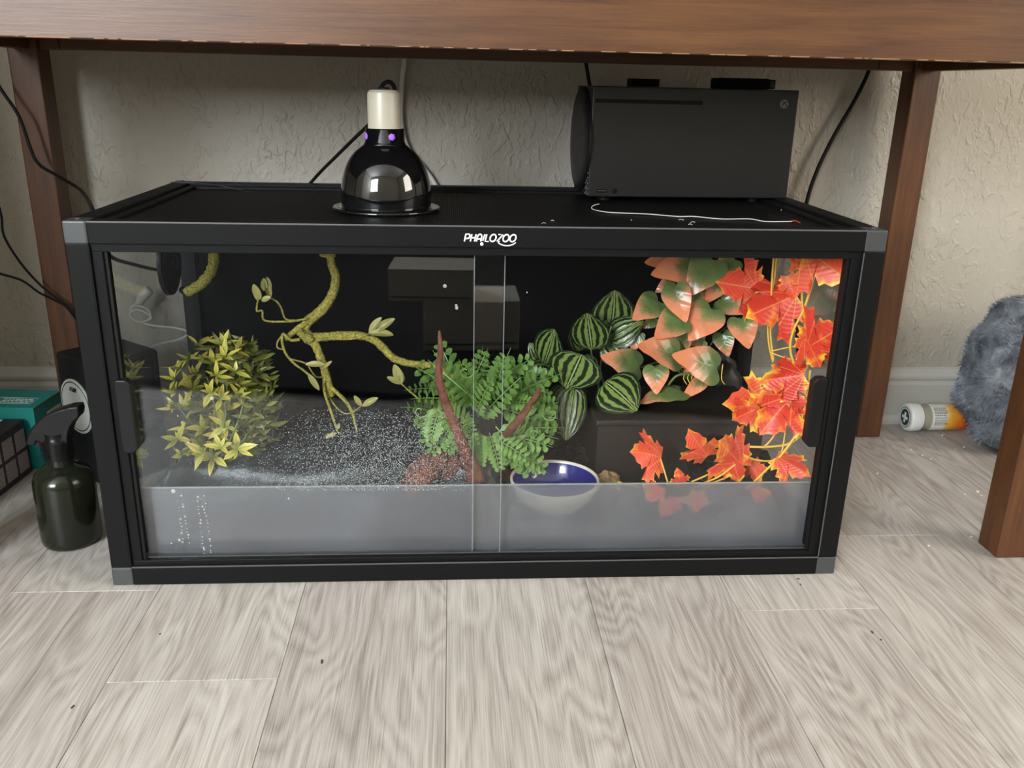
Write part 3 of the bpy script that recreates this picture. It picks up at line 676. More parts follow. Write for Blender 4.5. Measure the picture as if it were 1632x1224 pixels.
# driftwood
dw = empty('driftwood', P(735, 745, .15), 'reddish-brown driftwood with a tall upright spike among the fern fronds', 'driftwood')
sp_ = [P(x, y, d) for x, y, d in ((700, 527, .085), (702, 560, .083), (699, 600, .080), (711, 645, .078), (728, 685, .078), (743, 725, .084), (760, 765, .10))]
MB().tube(sp_, [.0010, .0038, .0052, .0060, .0068, .0084, .013], 12, 5, jit=.16).build('spike', 'bark', dw, smooth=True)
MB().tube([P(x, y, d) for x, y, d in ((765, 748, .155), (800, 702, .125), (822, 675, .086), (845, 645, .080), (862, 618, .084))], [.010, .0068, .0054, .0042, .0022], 10, 5, jit=.12).build('branch', 'bark', dw, smooth=True)
MB().tube([P(x, y, d) for x, y, d in ((640, 782, .10), (690, 742, .135), (745, 752, .15), (785, 756, .165), (815, 764, .175))], [.008, .022, .026, .022, .008], 14, 5, jit=.10).build('root', 'bark', dw, smooth=True)
MB().tube([P(x, y, d) for x, y, d in ((700, 735, .13), (668, 768, .09), (650, 800, .07))], [.015, .012, .006], 10, 5, jit=.12).build('root', 'bark', dw, smooth=True)

# ------------------------------------------------------------------ leaves
def polar_leaf(name, mat, outline, cen, zf, rings=(.3, .55, .8, 1), uvf=None):
    n = len(outline); v = [(cen[0], cen[1], zf(*cen))]; e = [0]; pts = [cen]
    for s_ in rings:
        for a, b in outline:
            x, y = cen[0]+(a-cen[0])*s_, cen[1]+(b-cen[1])*s_; v.append((x, y, zf(x, y))); e.append(s_); pts.append((x, y))
    f = [(0, 1+i, 1+(i+1) % n) for i in range(n)]
    for r in range(len(rings)-1):
        a = 1+r*n; f += [(a+i, a+n+i, a+n+(i+1) % n, a+(i+1) % n) for i in range(n)]
    mb = MB().add(v, f); mb.edge = e; mb.uv = [(uvf(x, y) if uvf else (x+.5, y)) for x, y in pts]
    me = mb.mesh(name, smooth=True); me.materials.append(M[mat]); return me
def smooth_outline(half, n=26):              # mirror a half outline (base -> tip) and resample it
    pts = half+[(-a, b) for a, b in half[-2:0:-1]]; res = []
    L_ = [Vector((*a, 0)) for a in pts]; m_ = len(L_)
    for i in range(m_):
        p0, p1, p2, p3 = L_[i-1], L_[i], L_[(i+1) % m_], L_[(i+2) % m_]
        for k in range(2):
            t_ = k/2; q = .5*((2*p1)+(p2-p0)*t_+(2*p0-5*p1+4*p2-p3)*t_*t_+(3*p1-p0-3*p2+p3)*t_**3); res.append((q.x, q.y))
    return res
heart = smooth_outline([(0, .06), (.10, -.04), (.24, -.07), (.37, .03), (.42, .20), (.38, .40), (.28, .62), (.13, .85), (0, 1.0)])
POT = [polar_leaf('heart_leaf', 'pothos', heart, (0, .32), (lambda c_, b_: (lambda x, y: c_*math.sqrt(x*x+.012)+b_*y*y-.35*x*x+.018*math.sin(14*y-8*abs(x))))(c_, b_)) for c_, b_ in ((.30, -.22), (.10, -.30), (.42, -.12))]
oval = smooth_outline([(0, 0), (.16, .02), (.32, .14), (.40, .36), (.36, .58), (.22, .82), (0, 1.0)])
def ow(y): return max(.04, np.interp(y, (-.05, 0, .02, .14, .36, .58, .82, 1), (.03, .05, .16, .32, .40, .36, .22, .03)))
MEL = [polar_leaf('striped_leaf', 'melon', oval, (0, .42), (lambda b_: (lambda x, y: -.45*x*x+.10*abs(x)+b_*y*y))(b_), (.2, .4, .6, .8, 1), lambda x, y: (.5+.5*x/ow(y), y)) for b_ in (-.18, -.34, .05)]
mh = [(0, 0), (.10, -.03), (.27, -.12), (.29, .00), (.42, .04), (.33, .13), (.29, .19), (.49, .22), (.47, .33), (.63, .42), (.50, .49), (.50, .60), (.37, .53), (.23, .49), (.31, .64), (.23, .69), (.20, .82), (.10, .88), (0, 1.0)]
mo = mh+[(-a, b) for a, b in mh[-2:0:-1]]
MAP = [polar_leaf('maple_leaf', 'maple', mo, (0, .36), (lambda c_, b_, s_: (lambda x, y: c_*abs(x)**1.3+b_*(y-.3)**2+s_*math.sin(7*x+3*y)*.04))(c_, b_, s_), (.25, .5, .75, 1)) for c_, b_, s_ in ((-.30, -.25, 1), (.22, -.35, -1), (-.15, .2, 1.5), (-.5, -.1, .6))]
ovl = smooth_outline([(0, 0), (.09, .12), (.17, .35), (.18, .60), (.12, .85), (0, 1.0)])
VLF = [polar_leaf('oval_leaf', 'vleaf', ovl, (0, .5), (lambda x, y: .5*abs(x)-.15*y*y), (.4, .75, 1))]
def lance(mat, bend):
    mb = MB(); v = []; uv = []
    for t_, w_ in ((0, .02), (.22, .10), (.45, .14), (.72, .09), (1, .003)):
        z = bend*t_*t_; v += [(-w_, t_, z+.05*w_*6), (0, t_, z), (w_, t_, z+.05*w_*6)]; uv += [(.5-w_*3, t_), (.5, t_), (.5+w_*3, t_)]
    f = []
    for r in range(4): f += [(r*3+c_, r*3+c_+1, r*3+c_+4, r*3+c_+3) for c_ in (0, 1)]
    mb.add(v, f); mb.uv = uv; me = mb.mesh('lance_leaf', smooth=True); me.materials.append(M[mat]); return me
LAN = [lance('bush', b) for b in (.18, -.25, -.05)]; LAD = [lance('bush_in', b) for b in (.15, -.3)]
tocam = lambda p: (CAM-p).normalized()
def leaf_at(name, me, parent, bpx, tpx, yb, yt, tilt=(0, 0, 0), ws=1.0):
    b, t_ = P(*bpx, yb), P(*tpx, yt); return inst(name, me, parent, frame(b, t_, (tocam(b)+Vector(tilt)).normalized(), ws))

# yellow-green plastic bush on the platform
bu = empty('plastic_bush', (-.35, .16, .10), 'yellow-green plastic bush with pointed leaves on the slate platform, at left', 'plant')
nl = 0
ros = []
for i in range(1500):
    if len(ros) >= 46: break
    y = random.uniform(548, 730); half = np.interp(y, (540, 600, 660, 735), (38, 74, 84, 62)); cx = np.interp(y, (540, 640, 735), (352, 340, 345))
    x = cx+half*random.uniform(-1, 1)
    if any(math.hypot(x-a, y-b) < 17 for a, b, _ in ros): continue
    u = abs(x-cx)/half; ros.append((x, y, .125+.075*u*u+random.uniform(0, .03)))
ros += [(325, 722, .105), (352, 712, .10), (378, 716, .108), (341, 700, .105)]
for ci, (x, y, d) in enumerate(ros):
    p = P(x, y, d)
    if p.x < -.412: p = P(x, y, d+(-.412-p.x)*-2.2) 
    p.x = max(p.x, -.412); ctr = P(345, 655, .19); outw = (p-ctr).normalized(); ax = (outw*.8+tocam(p)*.35+Vector((random.uniform(-.5, .5), random.uniform(-.3, .3), .75))).normalized()
    X = ax.orthogonal().normalized(); Yv = ax.cross(X); ph = random.uniform(0, 6.28); n = 6 if nl < 290 else 0
    for k in range(n):
        a = ph+2*PI*k/n+random.uniform(-.25, .25); el = random.uniform(.0, 1.25)
        dr_ = ((X*math.cos(a)+Yv*math.sin(a))*math.cos(el)+ax*math.sin(el)).normalized(); L_ = random.uniform(.013, .029)
        mt = frame(p, p+dr_*L_, (ax+Vector((0, 0, .2))).normalized(), random.uniform(.95, 1.4)); inst('leaf', random.choice(LAN), bu, mt); nl += 1
mb = MB()                                     # inner leaves, their shade put into a darker olive, too many to tell apart
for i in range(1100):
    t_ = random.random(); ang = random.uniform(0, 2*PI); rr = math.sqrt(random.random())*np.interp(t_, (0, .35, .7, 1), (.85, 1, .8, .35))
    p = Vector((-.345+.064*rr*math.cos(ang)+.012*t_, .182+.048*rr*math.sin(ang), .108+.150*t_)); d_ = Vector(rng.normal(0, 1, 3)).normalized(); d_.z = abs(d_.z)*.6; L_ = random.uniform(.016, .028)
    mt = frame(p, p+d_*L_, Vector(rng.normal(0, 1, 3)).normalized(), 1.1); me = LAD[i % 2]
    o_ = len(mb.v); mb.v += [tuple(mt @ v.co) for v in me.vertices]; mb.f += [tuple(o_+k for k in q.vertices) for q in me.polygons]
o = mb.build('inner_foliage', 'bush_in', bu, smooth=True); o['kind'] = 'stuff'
for ex, ey, d in ((300, 690, .13), (330, 600, .15), (395, 610, .17), (360, 560, .17), (415, 660, .17), (275, 640, .15), (385, 720, .12)):
    MB().tube([P(345, 742, .14), P((345+ex)/2+8, (742+ey)/2, .135), P(ex, ey, d)], [.0018, .0014, .0009], 6, 5).build('stem', 'stemg', bu, smooth=True)

# fern round the driftwood
fe = empty('plastic_fern', P(770, 745, .2), 'bright green plastic fern with many fronds around the driftwood', 'plant')
def frond(nn, curl):
    mb = MB(); pts = [Vector((0, t_, curl*t_*t_)) for t_ in np.linspace(0, 1, 9)]
    mb.tube(pts, [.014]*6+[.01, .008, .004], 4, 1)
    for k in range(nn):
        t_ = .10+.88*k/nn; p = Vector((0, t_, curl*t_*t_)); L_ = .30*math.sin(PI*min(.25+t_*.72, 1))**.8+.03
        for sx in (-1, 1):
            d = Vector((sx, .42, .15+random.uniform(-.15, .15))).normalized(); sd = Vector((0, 1, .1)); wv = .085+.025*random.random()
            q = [p, p+d*L_*.45-sd*wv*.8, p+d*L_*.8-sd*wv*.5, p+d*L_, p+d*L_*.75+sd*wv*.6, p+d*L_*.4+sd*wv*.85]
            q[1].z += .02; q[5].z += .02
            mb.add(q, [(0, 1, 5), (1, 2, 4, 5), (2, 3, 4)])
    me = mb.mesh('frond', smooth=False); me.materials.append(M['fern']); return me
FR = [frond(n_, c_) for n_, c_ in ((8, -.35), (7, -.6), (8, -.15), (7, -.8))]
fspots = [((745, 640), (690, 585), .17, .14), ((760, 640), (735, 578), .18, .16), ((790, 640), (800, 572), .18, .15), ((810, 640), (862, 590), .18, .15), ((700, 660), (668, 640), .14, .11),
          ((720, 650), (672, 690), .14, .10), ((725, 670), (690, 722), .13, .10), ((750, 690), (700, 650), .13, .10), ((760, 640), (712, 600), .15, .12), ((800, 640), (850, 640), .15, .12),
          ((800, 650), (875, 672), .16, .12), ((790, 680), (850, 745), .13, .09), ((800, 690), (868, 705), .13, .10), ((780, 690), (800, 750), .12, .085), ((765, 690), (765, 745), .12, .09),
          ((770, 660), (810, 615), .14, .10), ((760, 660), (770, 612), .14, .11), ((745, 665), (750, 700), .12, .09), ((820, 620), (880, 630), .19, .17), ((700, 620), (665, 612), .17, .15),
          ((735, 620), (700, 575), .20, .18), ((830, 660), (885, 640), .18, .15), ((820, 690), (862, 668), .14, .11), ((790, 700), (838, 722), .11, .085), ((710, 690), (668, 668), .13, .11),
          ((740, 680), (715, 715), .11, .085), ((755, 610), (765, 572), .19, .17), ((780, 610), (835, 572), .19, .17), ((800, 600), (880, 606), .20, .19), ((725, 640), (688, 622), .13, .105), ((805, 715), (872, 728), .12, .10), ((700, 650), (682, 705), .12, .10)]
for i, (b, t_, yb, yt) in enumerate(fspots):
    for rep in range(2 if i % 2 == 0 else 1):
        j = lambda s_: random.uniform(-s_, s_)
        leaf_at('frond', random.choice(FR), fe, (b[0]+j(8)*rep, b[1]+j(8)*rep), (t_[0]+j(20)*rep, t_[1]+j(20)*rep), yb+.02*rep, yt+.02*rep, (j(.5), 0, .25+j(.4)), random.uniform(.85, 1.15))
for (x, y, s_) in ((680, 655, 1), (720, 690, -1), (868, 660, -1), (838, 745, 1), (752, 592, 1), (664, 668, -1), (862, 690, 1)):     # curled tendrils
    pts = [P(x+s_*(14-11*t_)*math.cos(5*t_)-s_*10, y+(13-10*t_)*math.sin(5*t_), .095) for t_ in np.linspace(0, 1.1, 9)]
    MB().tube(pts, .0008, 5, 3).build('tendril', 'fern', fe, smooth=True)

# striped leaves
C3 = lambda x, y: (820+x/3.886, 390+y/3.886)
me_ = empty('striped_plant', P(900, 640, .24), 'dark green plant with pale-striped oval leaves between the fern and orange leaves', 'plant')
for b, t_, yb, yt, tl, ws in (((600, 505), (635, 345), .30, .28, (.3, 0, .3), 1.35), ((480, 650), (455, 440), .27, .25, (-.2, 0, .3), .95), ((585, 590), (745, 480), .28, .26, (.2, 0, .5), .9), ((180, 745), (250, 545), .26, .24, (-.6, 0, .3), 1.0),
        ((415, 680), (330, 872), .22, .19, (0, 0, .3), 1.45), ((255, 800), (105, 770), .26, .24, (0, 0, .4), .95), ((370, 880), (325, 1168), .21, .17, (0, 0, 0), .62), ((560, 850), (735, 965), .18, .14, (0, 0, .8), 1.35),
        ((560, 600), (690, 740), .30, .28, (0, 0, .2), .9), ((400, 660), (360, 560), .29, .28, (-.4, 0, .2), .9), ((540, 590), (560, 490), .29, .28, (0, 0, .5), .9), ((300, 880), (240, 950), .24, .22, (0, 0, .2), .9),
        ((420, 690), (500, 830), .26, .25, (.3, 0, 0), .9), ((350, 870), (430, 960), .24, .22, (.5, 0, 0), .9), ((520, 560), (440, 470), .31, .30, (0, 0, 0), 1.1), ((190, 740), (120, 640), .28, .27, (0, 0, .2), .9)):
    t_ = (b[0]+(t_[0]-b[0])*1.12, b[1]+(t_[1]-b[1])*1.12); leaf_at('leaf', random.choice(MEL), me_, C3(*b), C3(*t_), yb, yt, tl, ws*1.22)
for a, b, c_ in (((380, 690), (520, 780), (560, 900)), ((600, 505), (540, 700), (520, 900)), ((250, 800), (400, 900), (520, 960)), ((470, 640), (500, 780), (520, 900)), ((370, 880), (440, 900), (520, 930))):
    MB().tube([P(*C3(*a), .25), P(*C3(*b), .27), P(*C3(*c_), .27)], .0011, 6, 5).build('stem', 'stemg', me_, smooth=True)

# orange and green heart leaves
po = empty('heart_leaf_plant', P(1095, 640, .3), 'plastic plant of glossy heart leaves shading from green to orange, against the back', 'plant')
pl = [((1145, 85), (855, 66), .30, .27, (0, 0, .5), .8), ((1130, 125), (888, 148), .28, .25, (0, 0, .4), .95), ((1235, 85), (1083, 288), .26, .23, (0, 0, .2), 1.0), ((1370, 90), (1235, 180), .28, .27, (0, 0, .4), 1.1), ((1290, 200), (1200, 352), .29, .27, (.2, 0, 0), .9),
      ((975, 225), (880, 285), .30, .29, (0, 0, .2), .9), ((985, 262), (1062, 472), .25, .22, (0, 0, .1), .95), ((895, 352), (744, 442), .26, .23, (-.2, 0, .2), 1.05), ((1085, 300), (1195, 385), .29, .28, (0, 0, 0), 1.0), ((1025, 455), (873, 573), .24, .21, (0, 0, .2), 1.05),
      ((880, 455), (800, 510), .29, .28, (0, 0, 0), 1.0), ((1225, 392), (1098, 568), .25, .22, (.1, 0, .2), 1.15), ((1270, 335), (1462, 415), .29, .26, (0, 0, .2), .95), ((1395, 455), (1455, 642), .26, .23, (.2, 0, .2), 1.1), ((1285, 545), (1325, 690), .28, .26, (0, 0, 0), 1.05),
      ((1005, 690), (798, 608), .22, .19, (0, 0, .5), .95), ((780, 760), (588, 682), .23, .20, (0, 0, .3), .85), ((875, 752), (880, 912), .20, .175, (0, 0, .2), 1.15), ((1260, 770), (1043, 668), .21, .18, (0, 0, .4), .9), ((775, 548), (725, 668), .27, .26, (0, 0, 0), .8),
      ((1050, 530), (1092, 662), .26, .25, (.4, 0, 0), .7), ((1172, 832), (1042, 952), .21, .19, (.5, 0, .4), .6), ((1035, 905), (795, 912), .20, .17, (0, .3, 1.6), .75), ((1110, 715), (1050, 800), .24, .23, (0, 0, 0), .9), ((760, 880), (700, 900), .22, .21, (0, 0, .3), 1.2), ((1180, 590), (1080, 610), .30, .29, (0, 0, 0), 1),
      ((1150, 260), (1250, 330), .31, .30, (0, 0, 0), 1), ((1060, 600), (960, 660), .30, .29, (0, 0, 0), 1), ((1010, 720), (1080, 760), .28, .27, (0, 0, 0), 1), ((920, 560), (1000, 570), .31, .30, (0, 0, 0), 1)]
for b, t_, yb, yt, tl, ws in pl: leaf_at('leaf', random.choice(POT), po, C3(*b), C3(*t_), yb, yt, tl, ws)
for a, b in (((1130, 90), .30), ((985, 262), .26), ((895, 352), .27), ((1225, 392), .26), ((1395, 455), .27), ((1005, 690), .23), ((1260, 770), .22), ((875, 752), .21), ((780, 760), .24), ((1270, 335), .30)):
    MB().tube([P(*C3(*a), b), P(*C3((a[0]+1090)/2, (a[1]+700)/2), .31), P(*C3(1090, 850), .32)], .0012, 6, 5).build('stem', 'stemg', po, smooth=True)
MB().tube([P(*C3(x, y), .20) for x, y in ((950, 870), (1000, 815), (1060, 800), (1110, 800), (1130, 770))], .0018, 6, 5).build('stem', 'stemg', po, smooth=True)
for x in (1055, 1080, 1105, 1290): MB().tube([P(*C3(x, 800 if x < 1200 else 740), .20), P(*C3(x-8, 830), .195), P(*C3(x+12, 865), .195)], .0007, 5, 4).build('root', 'yellow', po, smooth=True)

# maple garland along the right-hand pane
ma = empty('maple_garland', P(1250, 765, .09), 'garland of red and yellow maple leaves hanging along the right glass', 'plant')
ml = [((1282, 398), (1352, 446), .09, .075, (0, 0, .4), 1.1, 0), ((1212, 462), (1150, 448), .14, .12, (0, 0, .2), 1.15, 1), ((1270, 470), (1190, 505), .12, .095, (0, 0, .2), 1.05, 3), ((1285, 555), (1340, 522), .10, .085, (.2, 0, .1), 1.2, 0), ((1285, 540), (1310, 590), .12, .11, (0, 0, 0), .8, 2),
      ((1282, 598), (1206, 608), .11, .10, (0, 0, .3), .95, 3), ((1230, 640), (1158, 640), .13, .115, (0, 0, .3), .95, 1), ((1262, 632), (1210, 692), .09, .075, (0, 0, .3), 1.15, 0), ((1210, 650), (1164, 672), .105, .09, (0, 0, .2), 1.0, 2), ((1262, 640), (1284, 640), .085, .08, (0, 0, 0), 1.6, 1),
      ((1055, 730), (1008, 718), .085, .07, (.2, 0, .5), 1.35, 0), ((1128, 728), (1098, 690), .10, .09, (-.4, 0, .1), 1.0, 1), ((1178, 738), (1140, 700), .075, .06, (0, 0, .3), 1.25, 2), ((1165, 725), (1180, 772), .073, .066, (0, 0, .2), 1.0, 0), ((1238, 728), (1292, 758), .075, .06, (.2, 0, .4), .85, 3),
      ((1200, 735), (1210, 775), .10, .09, (0, 0, 0), .8, 3), ((1085, 772), (1080, 748), .060, .055, (0, 0, .2), .9, 1), ((1112, 785), (1108, 820), .040, .035, (0, 0, 0), .85, 0), ((1050, 775), (1030, 800), .06, .055, (0, 0, 0), 1.2, 2), ((1060, 800), (1085, 825), .055, .05, (0, 0, 0), 1.2, 1), ((1200, 790), (1230, 785), .06, .055, (0, 0, 0), 1.0, 3),
      ((1255, 440), (1268, 480), .12, .11, (0, 0, 0), .9, 0), ((1290, 420), (1262, 412), .09, .08, (0, 0, .2), 1.2, 2), ((1240, 600), (1255, 575), .12, .11, (0, 0, .2), .9, 1)]
def inside(px, yv, lim):
    while P(*px, yv).x > lim and yv > .036: yv -= .004
    return yv
for b, t_, yb, yt, tl, ws, k in ml:
    yb, yt = inside(b, yb, .415), inside(t_, yt, .418); leaf_at('leaf', MAP[k], ma, b, t_, yb, yt, tl, ws)
for pts, d0, d1, r in ((((1234, 400), (1230, 450), (1228, 520), (1229, 545), (1233, 575)), .12, .12, .0012), (((1238, 400), (1233, 450), (1224, 500), (1225, 545), (1232, 578)), .13, .12, .0012),
        (((1300, 400), (1297, 440), (1281, 492), (1264, 528), (1260, 562), (1275, 600), (1287, 625)), .085, .10, .0016), (((1278, 405), (1278, 450), (1279, 490), (1285, 530), (1292, 552)), .085, .10, .0014),
        (((1287, 615), (1292, 645), (1285, 680), (1262, 705), (1228, 712), (1195, 712)), .09, .085, .0016), (((1291, 590), (1284, 635), (1272, 685), (1245, 725), (1218, 752), (1190, 780)), .09, .065, .0016),
        (((1300, 620), (1284, 660), (1262, 705), (1235, 732), (1205, 733), (1180, 722)), .10, .075, .0013), (((1268, 573), (1282, 567), (1292, 553)), .10, .095, .0013), (((1228, 560), (1245, 556), (1265, 552)), .12, .11, .0009), (((1228, 562), (1245, 568), (1262, 573)), .12, .11, .0009),
        (((1256, 650), (1270, 655), (1288, 662)), .085, .085, .0009), (((1236, 690), (1228, 702), (1218, 712)), .085, .085, .0013), (((1251, 690), (1247, 715), (1240, 735)), .085, .085, .0011), (((1200, 470), (1212, 465), (1228, 480)), .14, .12, .0011),
        (((1053, 732), (1057, 745), (1066, 775)), .085, .06, .0011), (((1102, 768), (1125, 758), (1150, 746)), .055, .07, .0012), (((1115, 772), (1145, 760), (1172, 740)), .055, .07, .0012), (((1120, 776), (1150, 764), (1178, 752)), .06, .075, .0012), (((985, 768), (1000, 772), (1020, 776)), .07, .07, .001)):
    n = len(pts); MB().tube([P(*q, inside(q, d0+(d1-d0)*i/(n-1), .432)) for i, q in enumerate(pts)], r, 7, 6).build('stem', 'yellow', ma, smooth=True)

# mossy bendable vine
V = lambda x, y: (380+x/4.08, 390+y/4.08)
vi = empty('climbing_vine', P(*V(600, 980), .2), 'bent mossy green climbing vine with forked branches hanging across the dark back', 'vine')
def vt(name, pts, d0, d1, r0_, r1_, n=10, jit=.14, sub=6):
    k = len(pts); return MB().tube([P(*V(*q), d0+(d1-d0)*i/(k-1)) for i, q in enumerate(pts)], list(np.linspace(r0_, r1_, k)), n, sub, jit=jit).build(name, 'vine', vi, smooth=True)
vt('trunk', ((585, 20), (605, 120), (632, 220), (605, 335), (535, 430), (445, 510), (415, 580)), .19, .19, .0048, .0074, 12)
vt('trunk_flare', ((530, 60), (590, 70), (625, 60)), .19, .19, .003, .004, 8)
vt('branch', ((430, 560), (480, 600), (570, 598), (690, 588), (800, 592), (885, 622), (960, 690), (1010, 738), (1100, 770), (1200, 780), (1280, 792), (1360, 835), (1450, 880)), .188, .17, .0062, .0042, 11)
vt('branch', ((420, 560), (440, 610), (490, 640), (520, 700), (552, 790), (582, 890), (605, 985)), .185, .18, .0060, .0050, 11)
vt('knot', ((395, 560), (420, 590), (455, 605), (480, 625)), .18, .18, .0050, .0058, 10, .25)
vt('branch', ((445, 500), (380, 550), (300, 615)), .185, .18, .0045, .0034, 9)
vt('twig', ((400, 615), (340, 620), (290, 580), (285, 640), (310, 710), (360, 770), (440, 830), (500, 900), (525, 945)), .175, .165, .0022, .0012, 7, .08)
vt('twig', ((290, 585), (255, 630), (255, 670), (290, 680)), .175, .175, .0013, .0012, 6, .05)
vt('twig', ((345, 745), (420, 765), (470, 790)), .17, .165, .0012, .001, 6, .05)
vt('twig', ((450, 480), (370, 492), (305, 480), (280, 415), (250, 370), (205, 345)), .18, .17, .0014, .0012, 6, .05)
vt('twig', ((400, 492), (300, 500), (170, 492), (155, 430), (120, 430), (125, 370), (140, 345)), .18, .165, .0016, .0012, 6, .05)
vt('twig', ((555, 870), (560, 960), (600, 1080), (640, 1200), (655, 1230)), .178, .15, .0022, .0012, 7, .08)
vt('twig', ((605, 930), (690, 1010), (740, 1090), (760, 1170), (775, 1215)), .178, .15, .0030, .0012, 7, .08)
vt('twig', ((590, 990), (640, 1060), (710, 1100), (800, 1050)), .178, .16, .0012, .001, 6, .05)
vt('twig', ((540, 605), (650, 612), (760, 608), (850, 580)), .18, .175, .0022, .0016, 7, .08)
vt('twig', ((1170, 1000), (1110, 950), (1060, 905)), .15, .14, .0014, .001, 6, .05)
vt('twig', ((440, 765), (500, 855), (550, 860)), .17, .178, .001, .001, 6, .05)
for b, t_, d, tl, ws in (((145, 355), (95, 262), .165, (-.3, 0, 0), 1.3), ((165, 300), (165, 222), .168, (0, 0, 0), 1.3), ((190, 330), (192, 215), .17, (.4, 0, 0), 1.1), ((150, 365), (205, 340), .163, (0, 0, .4), 1.5), ((120, 360), (118, 280), .167, (-.4, 0, 0), 1.2), ((205, 345), (195, 270), .165, (.5, 0, .3), 1.2),
        ((850, 580), (920, 472), .175, (-.5, 0, .3), 1.0), ((880, 570), (1008, 478), .172, (.3, 0, .6), .9), ((845, 578), (1005, 575), .168, (0, 0, .9), 1.0), ((435, 780), (560, 775), .163, (0, 0, .5), .9), ((555, 800), (602, 758), .163, (0, 0, .3), .9), ((450, 835), (525, 945), .163, (0, 0, 0), .8),
        ((800, 1050), (755, 985), .158, (0, 0, 0), 1.1), ((805, 1050), (900, 995), .158, (0, 0, .3), 1.0), ((1060, 905), (1015, 785), .14, (0, 0, 0), 1.2), ((1060, 905), (970, 860), .14, (-.2, 0, .3), 1.0), ((1060, 905), (1065, 830), .142, (.4, 0, 0), 1.1), ((640, 1200), (655, 1165), .15, (0, 0, 0), 1.4), ((640, 1225), (565, 1255), .148, (0, 0, .5), 1.0)):
    leaf_at('leaf', VLF[0], vi, V(*b), V(*t_), d, d-.004, tl, ws)
gv = empty('moss_vine_end', P(297, 466, .27), 'thick bright mossy vine end bent down beside the left suction disc', 'vine')
pts = [P(x, y, d) for x, y, d in ((343, 385, .22), (341, 405, .225), (338, 428, .235), (325, 448, .25), (312, 458, .26), (299, 465, .27))]
MB().tube(pts, .0070, 14, 7, jit=.16).build('stem', 'vine', gv, smooth=True)
MB().tube([pts[-1], P(290, 462, .278)], [.0062, .005], 12, 1).build('end_cap', 'rubber', gv, smooth=True)
# suction discs stuck inside the side panes
def disc(sgn, y, z, r, label):
    x = sgn*(W2-.0145-.0002); e = empty('suction_disc', (x, y, z), label, 'suction disc')
    ax = (-sgn, 0, 0)
    MB().lathe([(r, 0), (r, .004), (r*.985, .006), (r*.9, .007)], (x, y, z), 48, axis=ax).build('disc', 'black', e, smooth=True, auto=40)
    MB().lathe([(r*.86, .007), (r*.84, .0085), (r*.3, .009)], (x, y, z), 48, axis=ax).build('face', 'rubber', e, smooth=True, auto=40)
    MB().lathe([(.011, .009), (.0105, .013), (.008, .0145)], (x, y, z), 24, axis=ax).build('hub', 'black', e, smooth=True, auto=40)
disc(-1, .285, .347, .046, 'round black disc on the left glass with a black cord')
disc(1, .335, .352, .046, 'round black disc on the right glass behind the maple stems')

# ================================================================== on top of the terrarium
ZT = H-.0072
lp = empty('heat_lamp', (-.124, .175, ZT), 'black dome heat lamp with cream porcelain socket standing on the mesh lid', 'lamp')
LC = (-.124, .175, ZT)
pr = [(.0560, .012)]+[(.0575*math.cos(a)**.72, .016+.068*math.sin(a)) for a in np.linspace(.02, 1.13, 18)]+[(.0262, .0815), (.0255, .083)]
MB().lathe([(.0565, .001), (.0572, .008)]+pr[1:], LC, 64, cap=False).build('dome', 'gloss', lp, smooth=True)
MB().lathe([(.0545, .002), (.0550, .016)]+[(.0548*math.cos(a)**.72, .016+.064*math.sin(a)) for a in np.linspace(.05, 1.1, 12)], LC, 64, cap=False).build('dome_lining', 'ceramic', lp, smooth=True)
MB().lathe([(.0555, .0005), (.0668, .0005), (.0682, .0018), (.0684, .0036), (.0672, .0048), (.0650, .0044), (.0585, .0030), (.0568, .0060)], LC, 64, cap=False).build('rim', 'gloss', lp, smooth=True)
col = MB().lathe([(.0265, .0805), (.0260, .083), (.0248, .0845), (.0243, .1000), (.0235, .1010), (.0210, .1010)], LC, 48, cap=False).build('collar', 'gloss', lp, smooth=True, auto=40)
for k in range(4):
    a = math.radians(-66+90*k); d = Vector((math.cos(a), math.sin(a), 0))
    MB().lathe([(.0046, 0), (.0044, .0006), (.0014, .0009)], Vector(LC)+d*.0243+Vector((0, 0, .0915)), 6, axis=d).build('vent_hole', 'purple', col, smooth=True)
MB().lathe([(.0208, .100), (.0208, .1400), (.0200, .1435), (.0185, .1448), (.0178, .1460), (.010, .1472), (.003, .1474)], LC, 48).build('socket', 'ceramic', lp, smooth=True, auto=35)
MB().lathe([(.0075, .1470), (.0070, .1492), (.004, .1496)], LC, 24).build('cable_gland', 'black', lp, smooth=True)
MB().tube([Vector(LC)+Vector(q) for q in ((-.004, -.004, .1475), (0, 0, .1535), (.006, .003, .1560), (.011, .009, .1525), (.0125, .016, .142), (.006, .030, .118))]+[P(600, 190, .215), P(578, 208, .24), P(540, 245, .33), P(500, 286, .425), P(470, 330, .45), P(460, 420, .47)], .0026, 8, 6).build('cord', 'rubber', lp, smooth=True)
MB().lathe([(.001, .075), (.012, .070), (.017, .055), (.019, .040), (.015, .026), (.006, .020)], LC, 24).build('bulb', 'purple', lp, smooth=True)

